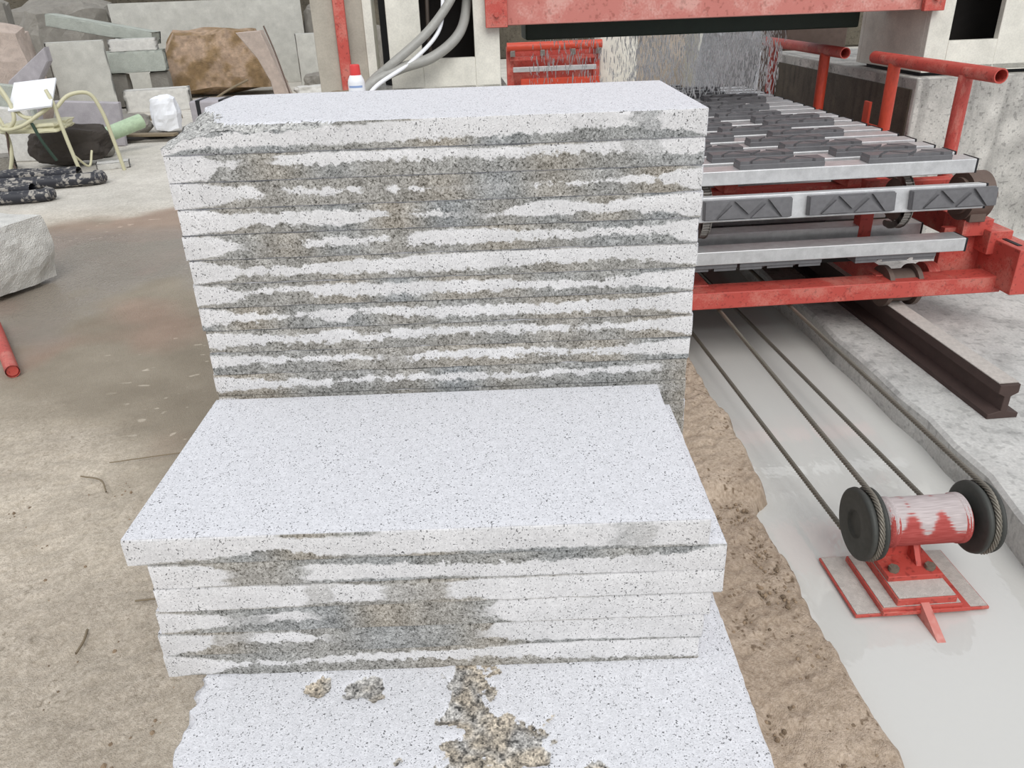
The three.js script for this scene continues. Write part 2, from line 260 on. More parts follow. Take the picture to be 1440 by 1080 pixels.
// ------------------------------------------------------------------ ground
const WATER = -0.085;
const bank = (z) => 0.83 + (z + 2) * 0.035 - 0.045 * sm(-2.06, -1.98, z);     // x of the pit's left bank
function wetness(x, z) {
  const n = (fb(x * 1.3 + 20, z * 1.3 + 8, 4) - 0.5);
  const far = sm(0.1, -0.1, -5.75 - 0.38 * (x + 3) - z + n * 0.5), near = sm(-0.4, 0.5, -2.28 + 0.55 * (x + 1.5) * (x > -1.5 ? 0.25 : 1) - z + n * 1.6);
  return Math.min(far, near) * sm(0.55, 0.2, x);
}
function puddle(x, z) { const n = fb(x * 1.1 + 3, z * 1.1 + 50, 4) - 0.5; return sm(0.0, 0.22, (-1.85 - x) * 0.35 + n * 1.3 - Math.abs(z + 3.7) * 0.1 + 0.2) * sm(-5.6, -5.2, z) * sm(-2.35, -2.75, z); }
function groundColour(x, z, o) {
  const a = fb(x * 2.2, z * 2.2, 5), b = vn(x * 60, z * 60), c = vn(x * 170 + 9, z * 170), e = fb(x * 9 + 4, z * 9 + 2, 4), w = wetness(x, z), pd = puddle(x, z) * w, far = sm(-5.2, -6.4, z);
  let r = 0.745 + (a - 0.5) * 0.16, g = 0.70 + (a - 0.5) * 0.16, bl = 0.635 + (a - 0.5) * 0.15;
  const right = sm(0.2, 0.5, x); r -= right * 0.055; g -= right * 0.08; bl -= right * 0.09;
  r = mix(r, 0.79 + (a - 0.5) * 0.1, far); g = mix(g, 0.77 + (a - 0.5) * 0.1, far); bl = mix(bl, 0.73 + (a - 0.5) * 0.1, far);
  const gr = (b - 0.5) * 0.05 + (c - 0.5) * 0.1 + (vn(x * 330, z * 330) - 0.5) * 0.08 + (e - 0.5) * 0.1, clod = sm(0.66, 0.82, vn(x * 120 + 70, z * 120) * 0.6 + e * 0.4) * (1 - w) * (1 - far) * (0.1 + 0.12 * right);
  r += gr - clod; g += gr - clod; bl += gr - clod;
  const wr = 0.555 + (a - 0.5) * 0.14 + (e - 0.5) * 0.07, red = sm(0.52, 0.7, fb(x * 1.7 + 60, z * 1.7, 3)) * 0.045;
  r = mix(r, wr + red, w * 0.92); g = mix(g, wr - 0.045, w * 0.92); bl = mix(bl, wr - 0.115, w * 0.92);
  const fleck = sm(0.8, 0.86, fb(x * 20 + z * 6, z * 34 + 3, 2)) * sm(0.52, 0.66, fb(x * 1.5 + 9, z * 1.5, 3)) * w * 0.16;
  r = mix(r, 0.56, pd * 0.5) + fleck; g = mix(g, 0.53, pd * 0.5) + fleck; bl = mix(bl, 0.5, pd * 0.5) + fleck;
  o[0] = r; o[1] = g; o[2] = bl;
}
const groundRough = (x, z) => { const w = wetness(x, z); return mix(0.96, mix(0.55, 0.16, puddle(x, z)), w); };
const NX0 = -2.7, NX1 = 1.0, NZ0 = -3.7, NZ1 = 0.7;
const nearMap = tex(2048, 2048, (i, j, o) => groundColour(mix(NX0, NX1, i / 2047), mix(NZ0, NZ1, j / 2047), o));
const nearRough = tex(512, 512, (i, j, o) => { o[0] = o[1] = o[2] = groundRough(mix(NX0, NX1, i / 511), mix(NZ0, NZ1, j / 511)); }, false);
const FX0 = -9, FX1 = 1.8, FZ0 = -16, FZ1 = 1.2;
const farMap = tex(1536, 2048, (i, j, o) => groundColour(mix(FX0, FX1, i / 1535), mix(FZ0, FZ1, j / 2047), o));
const farRough = tex(512, 512, (i, j, o) => { o[0] = o[1] = o[2] = groundRough(mix(FX0, FX1, i / 511), mix(FZ0, FZ1, j / 511)); }, false);
for (const t of [nearMap, nearRough, farMap, farRough]) t.wrapS = t.wrapT = THREE.MirroredRepeatWrapping;
const floor = new THREE.Group(); floor.name = 'floor'; scene.add(floor); tag(floor, 'sandy workshop yard floor, damp and brown on the left', 'floor', null, 'structure');
{
  const g = new THREE.PlaneGeometry(NX1 - NX0, NZ1 - NZ0, 420, 480).rotateX(-Math.PI / 2).translate((NX0 + NX1) / 2, 0, (NZ0 + NZ1) / 2), p = g.attributes.position, uv = g.attributes.uv;
  for (let i = 0; i < p.count; i++) {
    const x = p.getX(i), z = p.getZ(i), w = wetness(x, z), edge = sm(0, 0.12, Math.min(x - NX0, z - NZ0, NZ1 - z)), bx = bank(z);
    let y = ((fb(x * 7, z * 7, 3) - 0.62) * 0.03 + ((vn(x * 60, z * 60) - 0.7) * 0.014 + (vn(x * 26 + 8, z * 26) - 0.6) * 0.016) * (x > 0.2 ? 0.8 : 0.35)) * (1 - 0.85 * w);
    const underStack = sm(0.06, 0, Math.max(-0.76 - x, x - 0.45, -2.45 - z, z + 0.45)); y = Math.min(y, -0.0005) * edge * (1 - underStack * 0.9);
    y += -0.035 * sm(-2.05, -2.0, z + (fb(x * 9, 4, 2) - 0.5) * 0.06) * sm(0.45, 0.55, x);
    const s = x + (fb(z * 6 + 3, x * 3, 3) - 0.5) * 0.06;
    y -= 0.26 * sm(bx - 0.045, bx + 0.06, s);
    p.setY(i, y); uv.setXY(i, (x - NX0) / (NX1 - NX0), (z - NZ0) / (NZ1 - NZ0));
  }
  g.computeVertexNormals();
  mesh('near_ground', g, std({ map: nearMap, roughnessMap: nearRough, roughness: 1, bumpMap: rep(fineBump, 14), bumpScale: 0.003 }), floor);
  const f = (x0, x1, z0, z1) => new THREE.PlaneGeometry(x1 - x0, z1 - z0).rotateX(-Math.PI / 2).translate((x0 + x1) / 2, 0, (z0 + z1) / 2);
  const far = mergeGeometries([f(-24, NX0, -20, 9), f(NX0, 0.8, -20, NZ0), f(NX0, 0.8, NZ1, 9), f(0.8, 14, -20, -8.2)]), q = far.attributes.position, fu = far.attributes.uv;
  for (let i = 0; i < q.count; i++) fu.setXY(i, (q.getX(i) - FX0) / (FX1 - FX0), (q.getZ(i) - FZ0) / (FZ1 - FZ0));
  mesh('far_ground', far, std({ map: farMap, roughnessMap: farRough, roughness: 1, bumpMap: rep(fineBump, 20), bumpScale: 0.004 }), floor);
}
{
  const r = rng(5), geo = new THREE.IcosahedronGeometry(1, 0), crumbs = new THREE.InstancedMesh(geo, std({ color: hex('#8f7d69'), roughness: 1 }), 2600), m = new THREE.Matrix4(), q = new THREE.Quaternion(), c = new THREE.Color();
  for (let i = 0; i < 2600; i++) {
    let x, z; const side = r();
    if (side < 0.62) { z = -2.0 + 1.35 * r(); x = 0.47 + (bank(z) - 0.54) * r(); } else { z = -2.2 + 1.7 * r(); x = -0.8 - 0.9 * Math.pow(r(), 1.4); }
    const s = 0.002 + 0.005 * Math.pow(r(), 4);
    q.setFromEuler(new THREE.Euler(r() * 6, r() * 6, r() * 6)); m.compose(V(x, -0.012 - 0.034 * (side < 0.62), z), q, V(s * 1.3, s, s)); crumbs.setMatrixAt(i, m);
    const v = 0.55 + 0.6 * r(); crumbs.setColorAt(i, c.setRGB(v, v * 0.98, v * 0.95));
  }
  crumbs.name = 'soil_crumbs'; crumbs.castShadow = crumbs.receiveShadow = true; scene.add(crumbs); tag(crumbs, 'loose crumbs of brown soil scattered beside the slab stacks', 'soil', null, 'stuff');
}
// pit with milky water
{
  const w = mesh('pit_water', new THREE.PlaneGeometry(1.0, 11.5).rotateX(-Math.PI / 2).translate(1.2, WATER, -2.6), new THREE.MeshPhysicalMaterial({ color: hex('#cccbc6'), roughness: 0.04, ior: 1.6, bumpMap: rep(fineBump, 0.8, 5), bumpScale: 0.0004 }));
  tag(w, 'milky grey slurry water filling the long trench', 'water', null, 'structure');
  const bed = mesh('trench_bed', box(1.4, 0.1, 12, 1.2, -0.6, -2.6, 0), M.concrete); tag(bed, 'bed of the slurry trench', 'trench', null, 'structure');
}
const TH = 0.065, O = [1.9, 0, -3.1];                          // the sawing line stands turned by TH; u to the right, w to the back
const at = (u, y, w) => [O[0] + u * Math.cos(TH) - w * Math.sin(TH), y, O[2] - u * Math.sin(TH) - w * Math.cos(TH)];
{
  const r = rng(9), pts = [];
  for (let k = 0; k <= 60; k++) { const z = 2.5 - k * 0.18; const base = z > -2 ? mix(1.44, 1.47, sm(-1.2, -2, z)) : 1.47 + (z + 2) * 0.055; pts.push([base + (r() - 0.5) * 0.02 + (Math.abs(z + 1.75) < 0.12 ? -0.03 : 0), -z]); }
  pts.push([9, 8.3], [9, -2.5]);
  const g = extrude(pts, 0.5, 0.012).rotateX(-Math.PI / 2).translate(0, -0.48, 0); uvBox(g);
  tag(mesh('concrete_ledge', g, M.ledge), 'pale concrete ledge carrying the rail along the trench', 'ledge', null, 'structure');
  // rail: worn steel section
  const prof = [[-0.055, 0], [0.055, 0], [0.055, 0.018], [0.012, 0.03], [0.012, 0.085], [0.036, 0.098], [0.036, 0.13], [-0.036, 0.13], [-0.036, 0.098], [-0.012, 0.085], [-0.012, 0.03], [-0.055, 0.018]];
  const rail = mesh('steel_rail', extrude(prof, 6.2, 0.002), M.darkRail); mesh('dried_mud', box(0.07, 0.004, 6.18, 0, 0.1305, 3.1, 0.001), M.mud, rail); rail.rotation.y = TH + Math.PI; rail.position.set(1.70, 0.0325, -2.34); tag(rail, 'rusty steel rail lying on the concrete ledge under the red trolley', 'rail');
}

// ------------------------------------------------------------------ granite stacks
const X0 = -0.752, Z0 = -1.763, T = 0.06, W1 = 1.2, D1 = 0.575, TOP = 1.178;
{
  const r = rng(21);
  for (let k = 0; k < 17; k++) {
    const row = Math.min(k, 10), dx = k === 0 ? 0 : (r() - 0.5) * 0.008, dz = -k * 0.0008 + (r() - 0.5) * 0.001;
    const geo = slabGeo(W1, T, D1, { seed: k + 1.3, nx: k ? 72 : 150, nz: k ? 18 : 70, ny: k ? 4 : 8, chip: 0.0022, ragL: 0.007, ragR: 0.0015, sharp: k > 0, v0: 1 - (row + 1) / 11, v1: 1 - row / 11,
      cut: k ? undefined : (l, f) => { const n = (fb(l * 40, f * 40, 4) - 0.5), s = l / 0.15 + f / 0.34 + n * 0.35; let y = s < 1 ? T - 0.04 * (1 - s) - 0.006 + n * 0.012 : T; const e = f / 0.03 + Math.max(0, (l - 0.34) / 0.05) + n * 0.9; if (e < 1) y = Math.min(y, T - 0.016 * (1 - e)); return y; } });
    if (!k) {                                                  // broken corner of the top slab: rough fracture in a material of its own
      const idx = geo.index.array, gp = geo.groups[2], ok = [], bad = [], py = geo.attributes.position;
      for (let i = gp.start; i < gp.start + gp.count; i += 3) ((py.getY(idx[i]) + py.getY(idx[i + 1]) + py.getY(idx[i + 2])) / 3 < T - 0.003 ? bad : ok).push(idx[i], idx[i + 1], idx[i + 2]);
      [...ok, ...bad].forEach((q, i) => { idx[gp.start + i] = q; }); gp.count = ok.length; geo.addGroup(gp.start + ok.length, bad.length, 2);
    }
    const s = mesh('granite_slab', geo, k ? [M.granite, M.upperFace] : [M.granite, M.upperFace, M.fracture]);
    s.position.set(X0 + W1 / 2 + dx, TOP - (k + 1) * T, Z0 - D1 / 2 + dz);
    const lab = k === 0 ? 'white speckled granite slab with a broken corner, topmost of the tall rear stack' : k === 16 ? 'lowest granite slab of the tall rear stack, hidden behind the front stack' : k > 10 ? `granite slab in the tall rear stack, ${ordinal[k]} from the top, behind the front stack` : `stained white granite slab in the tall rear stack, ${ordinal[k]} from the top`;
    tag(s, lab, 'stone slab', 'slabs of the tall rear stack');
  }
  const lo = [[0, 1.12, 0.002], [0.036, 1.12, 0.0005], [0.032, 1.125, 0], [0.022, 1.115, -0.001], [0.012, 1.115, -0.0015], [0.008, 1.115, -0.003]];
  lo.forEach(([dx, w, dz], k) => {
    const geo = slabGeo(w, T, D1 - 0.006, { seed: k + 40.7, chip: 0.002, ragL: 0.006, ragR: 0.0015, sharp: true, v0: 1 - (k + 1) / 6, v1: 1 - k / 6 });
    const s = mesh('granite_slab', geo, [M.granite, M.lowerFace]);
    s.position.set(X0 + dx + w / 2, TOP - 11 * T - (k + 1) * T, Z0 + 0.004 + D1 / 2 + dz);
    tag(s, k === 0 ? 'clean white speckled granite slab, topmost of the low front stack' : `stained white granite slab in the low front stack, ${ordinal[k]} from the top`, 'stone slab', 'slabs of the low front stack');
  });
}
{ // bottom block with a rough broken patch in its upper face
  const w = 1.16, d = 1.95, h = TOP - 17 * T, zf = -0.5, xc = -0.13;
  const spots = [[-0.115, -1.13, 0.05, 0.09], [-0.10, -1.03, 0.06, 0.09], [-0.02, -1.0, 0.09, 0.075], [-0.12, -0.93, 0.1, 0.08], [-0.33, -1.14, 0.042, 0.03], [-0.42, -1.15, 0.03, 0.02], [0.14, -0.93, 0.03, 0.03]];
  const hole = (x, z) => { let m = 0; const n = (fb(x * 34, z * 34, 5) - 0.5); for (const [sx, sz, a, b] of spots) m = Math.max(m, sm(1.1, 0.55, Math.hypot((x - sx) / a, (z - sz) / b) + n * 2.0)); return m; };
  const map = tex(1536, 1024, (i, j, o) => {
    const x = xc - w / 2 + w * i / 1536, z = mix(-1.3, -0.5, j / 1024), m = hole(x, z), id = gi(Math.floor(i * 1.38), Math.floor(j * 1.43));
    const v = 0.86 + gTone[id] - gSpeck[id] * 0.62, g = fb(x * 90, z * 90, 4), c = vn(x * 380, z * 380), c2 = sm(0.6, 0.85, vn(x * 210 + 4, z * 210)), b = 0.66 + (g - 0.5) * 0.6 + (c - 0.5) * 0.34 - c2 * 0.22;
    const dm = sm(0.25, 0.5, m * (0.55 + 0.9 * g)), so = sm(0.4, 0.62, fb(x * 14 + 3, z * 14, 3));
    o[0] = mix(v, b, dm); o[1] = mix(v, b * mix(0.985, 0.94, so), dm); o[2] = mix(v * 1.015, b * mix(0.96, 0.85, so), dm);
  });
  const g = new THREE.BoxGeometry(w, h, d, 180, 8, 240), p = g.attributes.position, nn = g.attributes.normal, uv = g.attributes.uv;
  for (let i = 0; i < p.count; i++) {
    let x = p.getX(i) + xc, y = p.getY(i) + h / 2, z = p.getZ(i) + zf - d / 2; const top = Math.abs(y - h) < 1e-4, left = Math.abs(x - xc + w / 2) < 1e-4;
    const rag = 0.045 * fb(z * 11, y * 16 + 3, 4) + 0.02 * vn(z * 60, y * 70);
    if (x < xc - w / 2 + 0.07) { const t = 1 - (x - xc + w / 2) / 0.07; x += t * (rag + (h - y) * -0.25 + 0.02); }
    if (top) { const m = hole(x, z); y -= m * (0.002 + 0.008 * fb(x * 30, z * 30, 2)); if (left || Math.abs(x - xc - w / 2) < 1e-4) y -= 0.004 + 0.008 * vn(z * 50, 3); }
    p.setXYZ(i, x, y, z);
    if (nn.getY(i) > 0.5) uv.setXY(i, (x - xc + w / 2) / w, (z + 1.3) / 0.8); else uv.setXY(i, (Math.abs(nn.getX(i)) > 0.5 ? z : x), y);
  }
  g.computeVertexNormals(); g.groups.forEach((q) => { q.materialIndex = q.materialIndex === 2 ? 1 : 0; });
  map.wrapS = map.wrapT = THREE.MirroredRepeatWrapping;
  tag(mesh('granite_base_block', g, [M.granite, std({ map, roughness: 0.8, bumpMap: rep(fineBump, 5), bumpScale: 0.0012 })]), 'large rough granite slab with a broken patch, lying under both stacks', 'stone slab');
}

// ------------------------------------------------------------------ rope pulley stand
const DRUM_TOP = Math.PI / 2;
{
  const drumMap = tex(512, 256, (i, j, o) => {           // pale slurry caked on top of the drum, run down in streaks over red paint
    const a = i / 512 * Math.PI * 2 + DRUM_TOP, top = Math.cos(a), lane = vn(j / 6, 3), edge = top - 0.4 - (lane - 0.5) * 0.9 * sm(-0.7, 0.2, top) - (vn(i / 5, j / 3) - 0.5) * 0.35, d = sm(-0.12, 0.12, edge) * 0.92, n = (vn(i / 3, j / 3) - 0.5) * 0.1;
    o[0] = mix(0.64, 0.72, d) + n; o[1] = mix(0.27, 0.705, d) + n; o[2] = mix(0.25, 0.7, d) + n;
  });
  const cx = 1.055, cz = -1.70, s = thing('rope_pulley_stand', 'red cable pulley stand with two black sheaves standing in the milky trench', 'pulley', [cx, -0.08, cz], 0.045);
  const b = mesh('foundation', box(0.3, 0.44, 0.2, 0, -0.44, 0.03), M.concrete, s); b.name = 'foundation';
  const film = (p, w, d, x, y, z) => mesh('dried_mud', box(w - 0.008, 0.003, d - 0.008, x, y - 0.0005, z, 0.001), M.mud, p);
  film(mesh('base_plate', box(0.36, 0.009, 0.235, -0.005, 0, 0.045, 0.002), M.red, s), 0.36, 0.235, -0.005, 0.009, 0.045);
  mesh('packing_plate', box(0.235, 0.012, 0.225, 0.0, 0.009, 0.06, 0.002), M.red, s);
  film(mesh('packing_plate', box(0.215, 0.010, 0.215, -0.012, 0.021, 0.06, 0.002), M.red, s), 0.215, 0.215, -0.012, 0.031, 0.06);
  film(mesh('packing_plate', box(0.16, 0.022, 0.215, 0.0, 0.031, 0.055, 0.002), M.red, s), 0.16, 0.215, 0, 0.053, 0.055);
  const bp = mesh('bracket_plate', box(0.15, 0.018, 0.13, 0, 0.053, 0.03, 0.002), M.red, s);
  for (const [x, z] of [[-0.05, 0.07], [0.05, 0.07], [-0.05, -0.01], [0.05, -0.01]]) mesh('bolt', cyl(0.014, 0.014, 'y', x, 0.077, z, 6), M.mudConcrete, bp);
  mesh('bracket_web', join([extrude([[-0.06, 0.07], [0.06, 0.07], [0.045, 0.14], [-0.045, 0.14]], 0.014).translate(0, 0, -0.007)]), M.red, s);
  mesh('gusset', extrude([[-0.06, 0.07], [0.008, 0.07], [0.008, 0.135], [-0.012, 0.135]], 0.014).rotateY(-Math.PI / 2 + Math.PI).translate(0.02, 0, 0), M.red, s);
  mesh('front_gusset', extrude([[0.15, 0.045], [0.275, -0.012], [0.275, -0.035], [0.15, -0.035]], 0.022).rotateY(-Math.PI / 2).translate(0.005, 0, 0), M.dusty, s);
  const drum = mesh('drum', new THREE.LatheGeometry([[0, -0.085], [0.066, -0.085], [0.066, -0.062], [0.069, -0.06], [0.069, -0.05], [0.066, -0.048], [0.066, 0.128], [0.069, 0.13], [0.069, 0.145], [0.066, 0.147], [0, 0.147]].map(([a, q]) => new THREE.Vector2(a, q)), 64).rotateZ(-Math.PI / 2).translate(0, 0.18, 0), std({ map: drumMap, roughness: 0.8 }), s);
  mesh('end_flange', cyl(0.06, 0.012, 'x', -0.092, 0.18, 0, 36), M.red, drum);
  for (let k = 0; k < 6; k++) mesh('bolt', cyl(0.007, 0.012, 'x', -0.1, 0.18 + 0.045 * Math.cos(k * 1.047), 0.045 * Math.sin(k * 1.047), 6), M.steel, drum);
  const prof = [[0, -0.02], [0.035, -0.02], [0.04, -0.028], [0.09, -0.028], [0.098, -0.024], [0.1, -0.016], [0.092, -0.008], [0.086, 0], [0.092, 0.008], [0.1, 0.013], [0.098, 0.02], [0.04, 0.022], [0.03, 0.03], [0, 0.03]].map(([a, c]) => new THREE.Vector2(a, c));
  for (const x of [-0.115, 0.195]) mesh('sheave', uvBox(new THREE.LatheGeometry(prof, 56).rotateZ(-Math.PI / 2).translate(x, 0.18, 0)), M.sheave, s);
  mesh('shaft', cyl(0.022, 0.28, 'x', 0.045, 0.18, 0, 18), M.rustySteel, s);
}
// twisted wire ropes: over the sheave and back under it
function wireRope(top, bottom, c, label) {
  const path = new THREE.CurvePath(), R = 0.095, yc = 0.1, p0 = V(top[0], yc + R, top[1]), a0 = V(c[0], yc + R, c[1]), a1 = V(c[0], yc - R, c[1]), p1 = V(bottom[0], yc - R, bottom[1]);
  const pts = []; const seg = (a, b, n) => { for (let i = 0; i < n; i++) pts.push(a.clone().lerp(b, i / n)); };
  seg(p0, a0, 260); for (let i = 0; i < 60; i++) { const t = Math.PI / 2 - Math.PI * i / 60; pts.push(V(c[0], yc + R * Math.sin(t), c[1] + R * Math.cos(t))); } seg(a1, p1, 260); pts.push(p1);
  const n = pts.length, side = V(1, 0, 0), geos = [];
  let len = 0; const L = pts.map((p, i) => { if (i) len += p.distanceTo(pts[i - 1]); return len; });
  const total = 1500, frames = [];
  for (let k = 0, i = 0; k <= total; k++) { const d = len * k / total; while (i < n - 2 && L[i + 1] < d) i++; const t = (d - L[i]) / (L[i + 1] - L[i]), p = pts[i].clone().lerp(pts[i + 1], t), tan = pts[i + 1].clone().sub(pts[i]).normalize(), up = tan.clone().cross(side).normalize(), sd = up.clone().cross(tan).normalize(); frames.push([p, up, sd, d]); }
  const pos = [], idx = [], uv = [], strands = 5, rr = 0.0047, rad = 0.0037, q = 6;
  for (let s = 0; s < strands; s++) {
    const base = pos.length / 3;
    frames.forEach(([p, up, sd, d]) => {
      const a = d / 0.062 * Math.PI * 2 + s * Math.PI * 2 / strands, ca = Math.cos(a), sa = Math.sin(a);
      for (let k = 0; k < q; k++) { const b = k * Math.PI * 2 / q, rx = rr + rad * Math.cos(b), out = p.clone().addScaledVector(up, ca * rx - sa * rad * Math.sin(b) * 0.9).addScaledVector(sd, sa * rx + ca * rad * Math.sin(b) * 0.9); pos.push(out.x, out.y, out.z); uv.push(d, k / q * 0.03); }
    });
    for (let k = 0; k < total; k++) for (let m = 0; m < q; m++) { const A = base + k * q + m, B = base + k * q + (m + 1) % q, C = A + q, D = B + q; idx.push(A, C, B, B, C, D); }
  }
  const g = new THREE.BufferGeometry(); g.setAttribute('position', new THREE.Float32BufferAttribute(pos, 3)); g.setAttribute('uv', new THREE.Float32BufferAttribute(uv, 2)); g.setIndex(idx); g.computeVertexNormals();
  tag(mesh('wire_rope', g, M.rope), label, 'rope', 'trolley haulage ropes');
}
wireRope([0.80, -4.6], [0.72, -4.6], [0.943, -1.695], 'twisted steel wire rope looped round the left sheave, nearest the slab stacks');
wireRope([1.09, -4.6], [1.0, -4.6], [1.253, -1.709], 'twisted steel wire rope looped round the right sheave, nearest the rail');

// ------------------------------------------------------------------ conveyor trolley
const padGeo = (() => {                                       // rubber pad with zigzag grooves and four bolt holes
  const l = 0.34, w = 0.075, t = [box(l, 0.02, w, 0, 0, 0, 0.003)], n = 4, g = 0.007;
  const zig = []; for (let k = 0; k <= n; k++) zig.push([-l / 2 + 0.04 + k * (l - 0.08) / n, k % 2 ? w / 2 - 0.006 : -w / 2 + 0.006]);
  const piece = (pts) => extrude(pts, 0.012).rotateX(-Math.PI / 2).translate(0, 0.0195, 0);
  for (let k = 0; k < n - 1; k++) { const [a, b, c] = [zig[k], zig[k + 1], zig[k + 2]], s = Math.sign(b[1]); t.push(piece([[a[0] + g * 1.6, a[1]], [b[0], b[1] - s * g * 2], [c[0] - g * 1.6, c[1]]])); }
  t.push(piece([[-l / 2 + 0.003, -w / 2 + 0.004], [zig[0][0] - g * 0.3, -w / 2 + 0.004], [zig[1][0] - g * 1.6, w / 2 - 0.004], [-l / 2 + 0.003, w / 2 - 0.004]]));
  const e = n % 2 ? 1 : -1; t.push(piece([[l / 2 - 0.003, -w / 2 + 0.004], [l / 2 - 0.003, w / 2 - 0.004], [zig[n - 1][0] + g * 1.6, w / 2 - 0.004], [zig[n][0] + g * 0.3, -w / 2 + 0.004]]));
  return join(t);
})();
const slatGeo = box(1.3, 0.055, 0.095, 0, 0, 0, 0.004), capGeo = box(0.008, 0.057, 0.097, 0, 0, 0, 0.002), holeGeo = cyl(0.0065, 0.004, 'y', 0, 0, 0, 10);
const linkGeo = (() => { const sh = new THREE.Shape(); const a = 0.02, r = 0.013; sh.absarc(-a, 0, r, Math.PI / 2, Math.PI * 1.5); sh.absarc(a, 0, r, -Math.PI / 2, Math.PI / 2); const pl = (x) => uvBox(new THREE.ExtrudeGeometry(sh, { depth: 0.004, bevelEnabled: false, curveSegments: 6 }).rotateY(Math.PI / 2).translate(x, 0, 0)); return join([pl(-0.018), pl(0.014), cyl(0.01, 0.036, 'x', 0, 0, -0.02, 10), cyl(0.01, 0.036, 'x', 0, 0, 0.02, 10)]); })();
function slat(parent, y, w, tilt, pads, mat = M.aluminium) {   // centre line at u = -0.69
  const s = mesh('slat', slatGeo, mat, parent); s.position.set(-0.69, y, -w); s.rotation.x = tilt;
  const c = mesh('end_cap', capGeo, M.black, s); c.position.x = 0.652;
  for (const u of pads) { const q = mesh('pad', padGeo, M.rubber, s); q.position.set(u + 0.69, 0.054, 0); }
  return s;
}
const trolley = thing('conveyor_trolley', 'red conveyor trolley with aluminium slats and black rubber pads beside the tall stack', 'conveyor', O, TH);
{
  const t = trolley, r = rng(33), shift = [0, 0.02, 0.17, 0.24, 0.1, 0.3];
  for (let k = 0; k < 18; k++) { const s0 = -0.31 + (k === 0 ? 0 : -0.05) - shift[k % 6] * (k ? 1 : 0) + (r() - 0.5) * 0.04, pads = []; for (let m = -1; m < 4; m++) { const u = s0 - m * 0.515; if (u < -0.2 && u > -1.17) pads.push(u); } slat(t, 0.713, 0.0475 + k * 0.15, 0, pads); }
  slat(t, 0.62, -0.04, Math.PI / 2 - 0.12, [-0.18, -0.585, -0.99]).position.y = 0.638;            // nose, pads towards the camera
  slat(t, 0.463, 0.0, Math.PI, [-0.32, -0.8, -1.15]);                                              // lower run, pads down
  for (let k = 1; k < 5; k++) slat(t, 0.44, 0.02 + k * 0.3, Math.PI, [-0.5 - 0.1 * (k % 2), -1.0]);
  // frame
  mesh('front_beam', box(1.62, 0.072, 0.11, -0.64, 0.213, -0.02, 0.005), M.red, t);
  mesh('side_beam', box(0.1, 0.1, 2.95, 0.16, 0.36, -1.5, 0.005), M.red, t);
  mesh('side_beam', box(0.1, 0.1, 2.95, -1.4, 0.36, -1.5, 0.005), M.red, t);
  mesh('rear_beam', box(1.62, 0.08, 0.1, -0.64, 0.213, -2.8, 0.005), M.red, t);
  mesh('cross_beam', box(1.5, 0.1, 0.06, -0.62, 0.52, -0.34, 0.005), M.red, t);
  mesh('cross_beam', box(1.5, 0.05, 0.05, -0.62, 0.63, -0.42, 0.004), M.red, t);
  for (const u of [-0.95, -0.42]) mesh('track_beam', box(0.06, 0.07, 2.5, u, 0.63, -1.45, 0.004), M.red, t);
  for (const [u, w] of [[-0.3, 0.3], [-1.1, 0.3], [-0.3, 1.4], [-1.1, 1.4], [-0.3, 2.5], [-1.1, 2.5]]) mesh('strut', box(0.06, 0.42, 0.06, u, 0.22, -w, 0.004), M.red, t);
  mesh('tie_beam', box(0.08, 0.07, 2.8, -0.3, 0.22, -1.45, 0.004), M.red, t); mesh('tie_beam', box(0.08, 0.07, 2.8, -1.1, 0.22, -1.45, 0.004), M.red, t);
  mesh('added_dark_tray', box(1.2, 0.02, 2.55, -0.7, 0.3, -1.5, 0.003), M.nearBlack, t); mesh('added_dark_apron', box(1.2, 0.1, 0.012, -0.7, 0.3, -0.22, 0.002), M.nearBlack, t);  // dark pan and apron added to block light and blacken the void below
  mesh('nose_shaft', cyl(0.03, 1.55, 'x', -0.62, 0.59, -0.13, 20), M.rustySteel, t);
  for (const u of [-0.27, -1.1]) mesh('sprocket', cyl(0.085, 0.02, 'x', u, 0.59, -0.13, 24), M.rustySteel, t);
  // bearing box at the near right corner
  const b = mesh('bearing_box', join([box(0.1, 0.19, 0.26, 0.19, 0.235, 0.0, 0.004), box(0.19, 0.2, 0.03, 0.06, 0.26, -0.13, 0.003)]), M.red, t);
  mesh('slot', box(0.02, 0.004, 0.15, 0.175, 0.424, 0.0, 0.001), M.black, b); mesh('bolt', cyl(0.018, 0.03, 'x', 0.25, 0.33, 0.02, 6), M.steel, b); mesh('bolt', cyl(0.014, 0.02, 'z', 0.225, 0.33, 0.135, 6), M.steel, b);
  mesh('bearing_seat', box(0.13, 0.07, 0.14, 0.08, 0.43, -0.14, 0.004), M.red, t);
  const h = mesh('bearing_housing', join([cyl(0.1, 0.09, 'x', 0.055, 0.59, -0.13, 32), cyl(0.075, 0.12, 'x', 0.055, 0.59, -0.13, 24), box(0.07, 0.1, 0.16, 0.055, 0.495, -0.13, 0.004)]), M.rustySteel, t);
  for (const w of [0.07, 0.19]) mesh('bolt', cyl(0.012, 0.03, 'y', 0.055, 0.53, -w, 6), M.steel, h);
  // chain round the nose at two places
  for (const u of [-0.27, -1.1]) for (let k = 0; k < 13; k++) { const a = Math.PI / 2 - k * Math.PI / 12, l = mesh('chain_link', linkGeo, M.steel, t); l.position.set(u, 0.59 + 0.105 * Math.sin(a), -0.13 + 0.105 * Math.cos(a)); l.rotation.x = -(a - Math.PI / 2); }
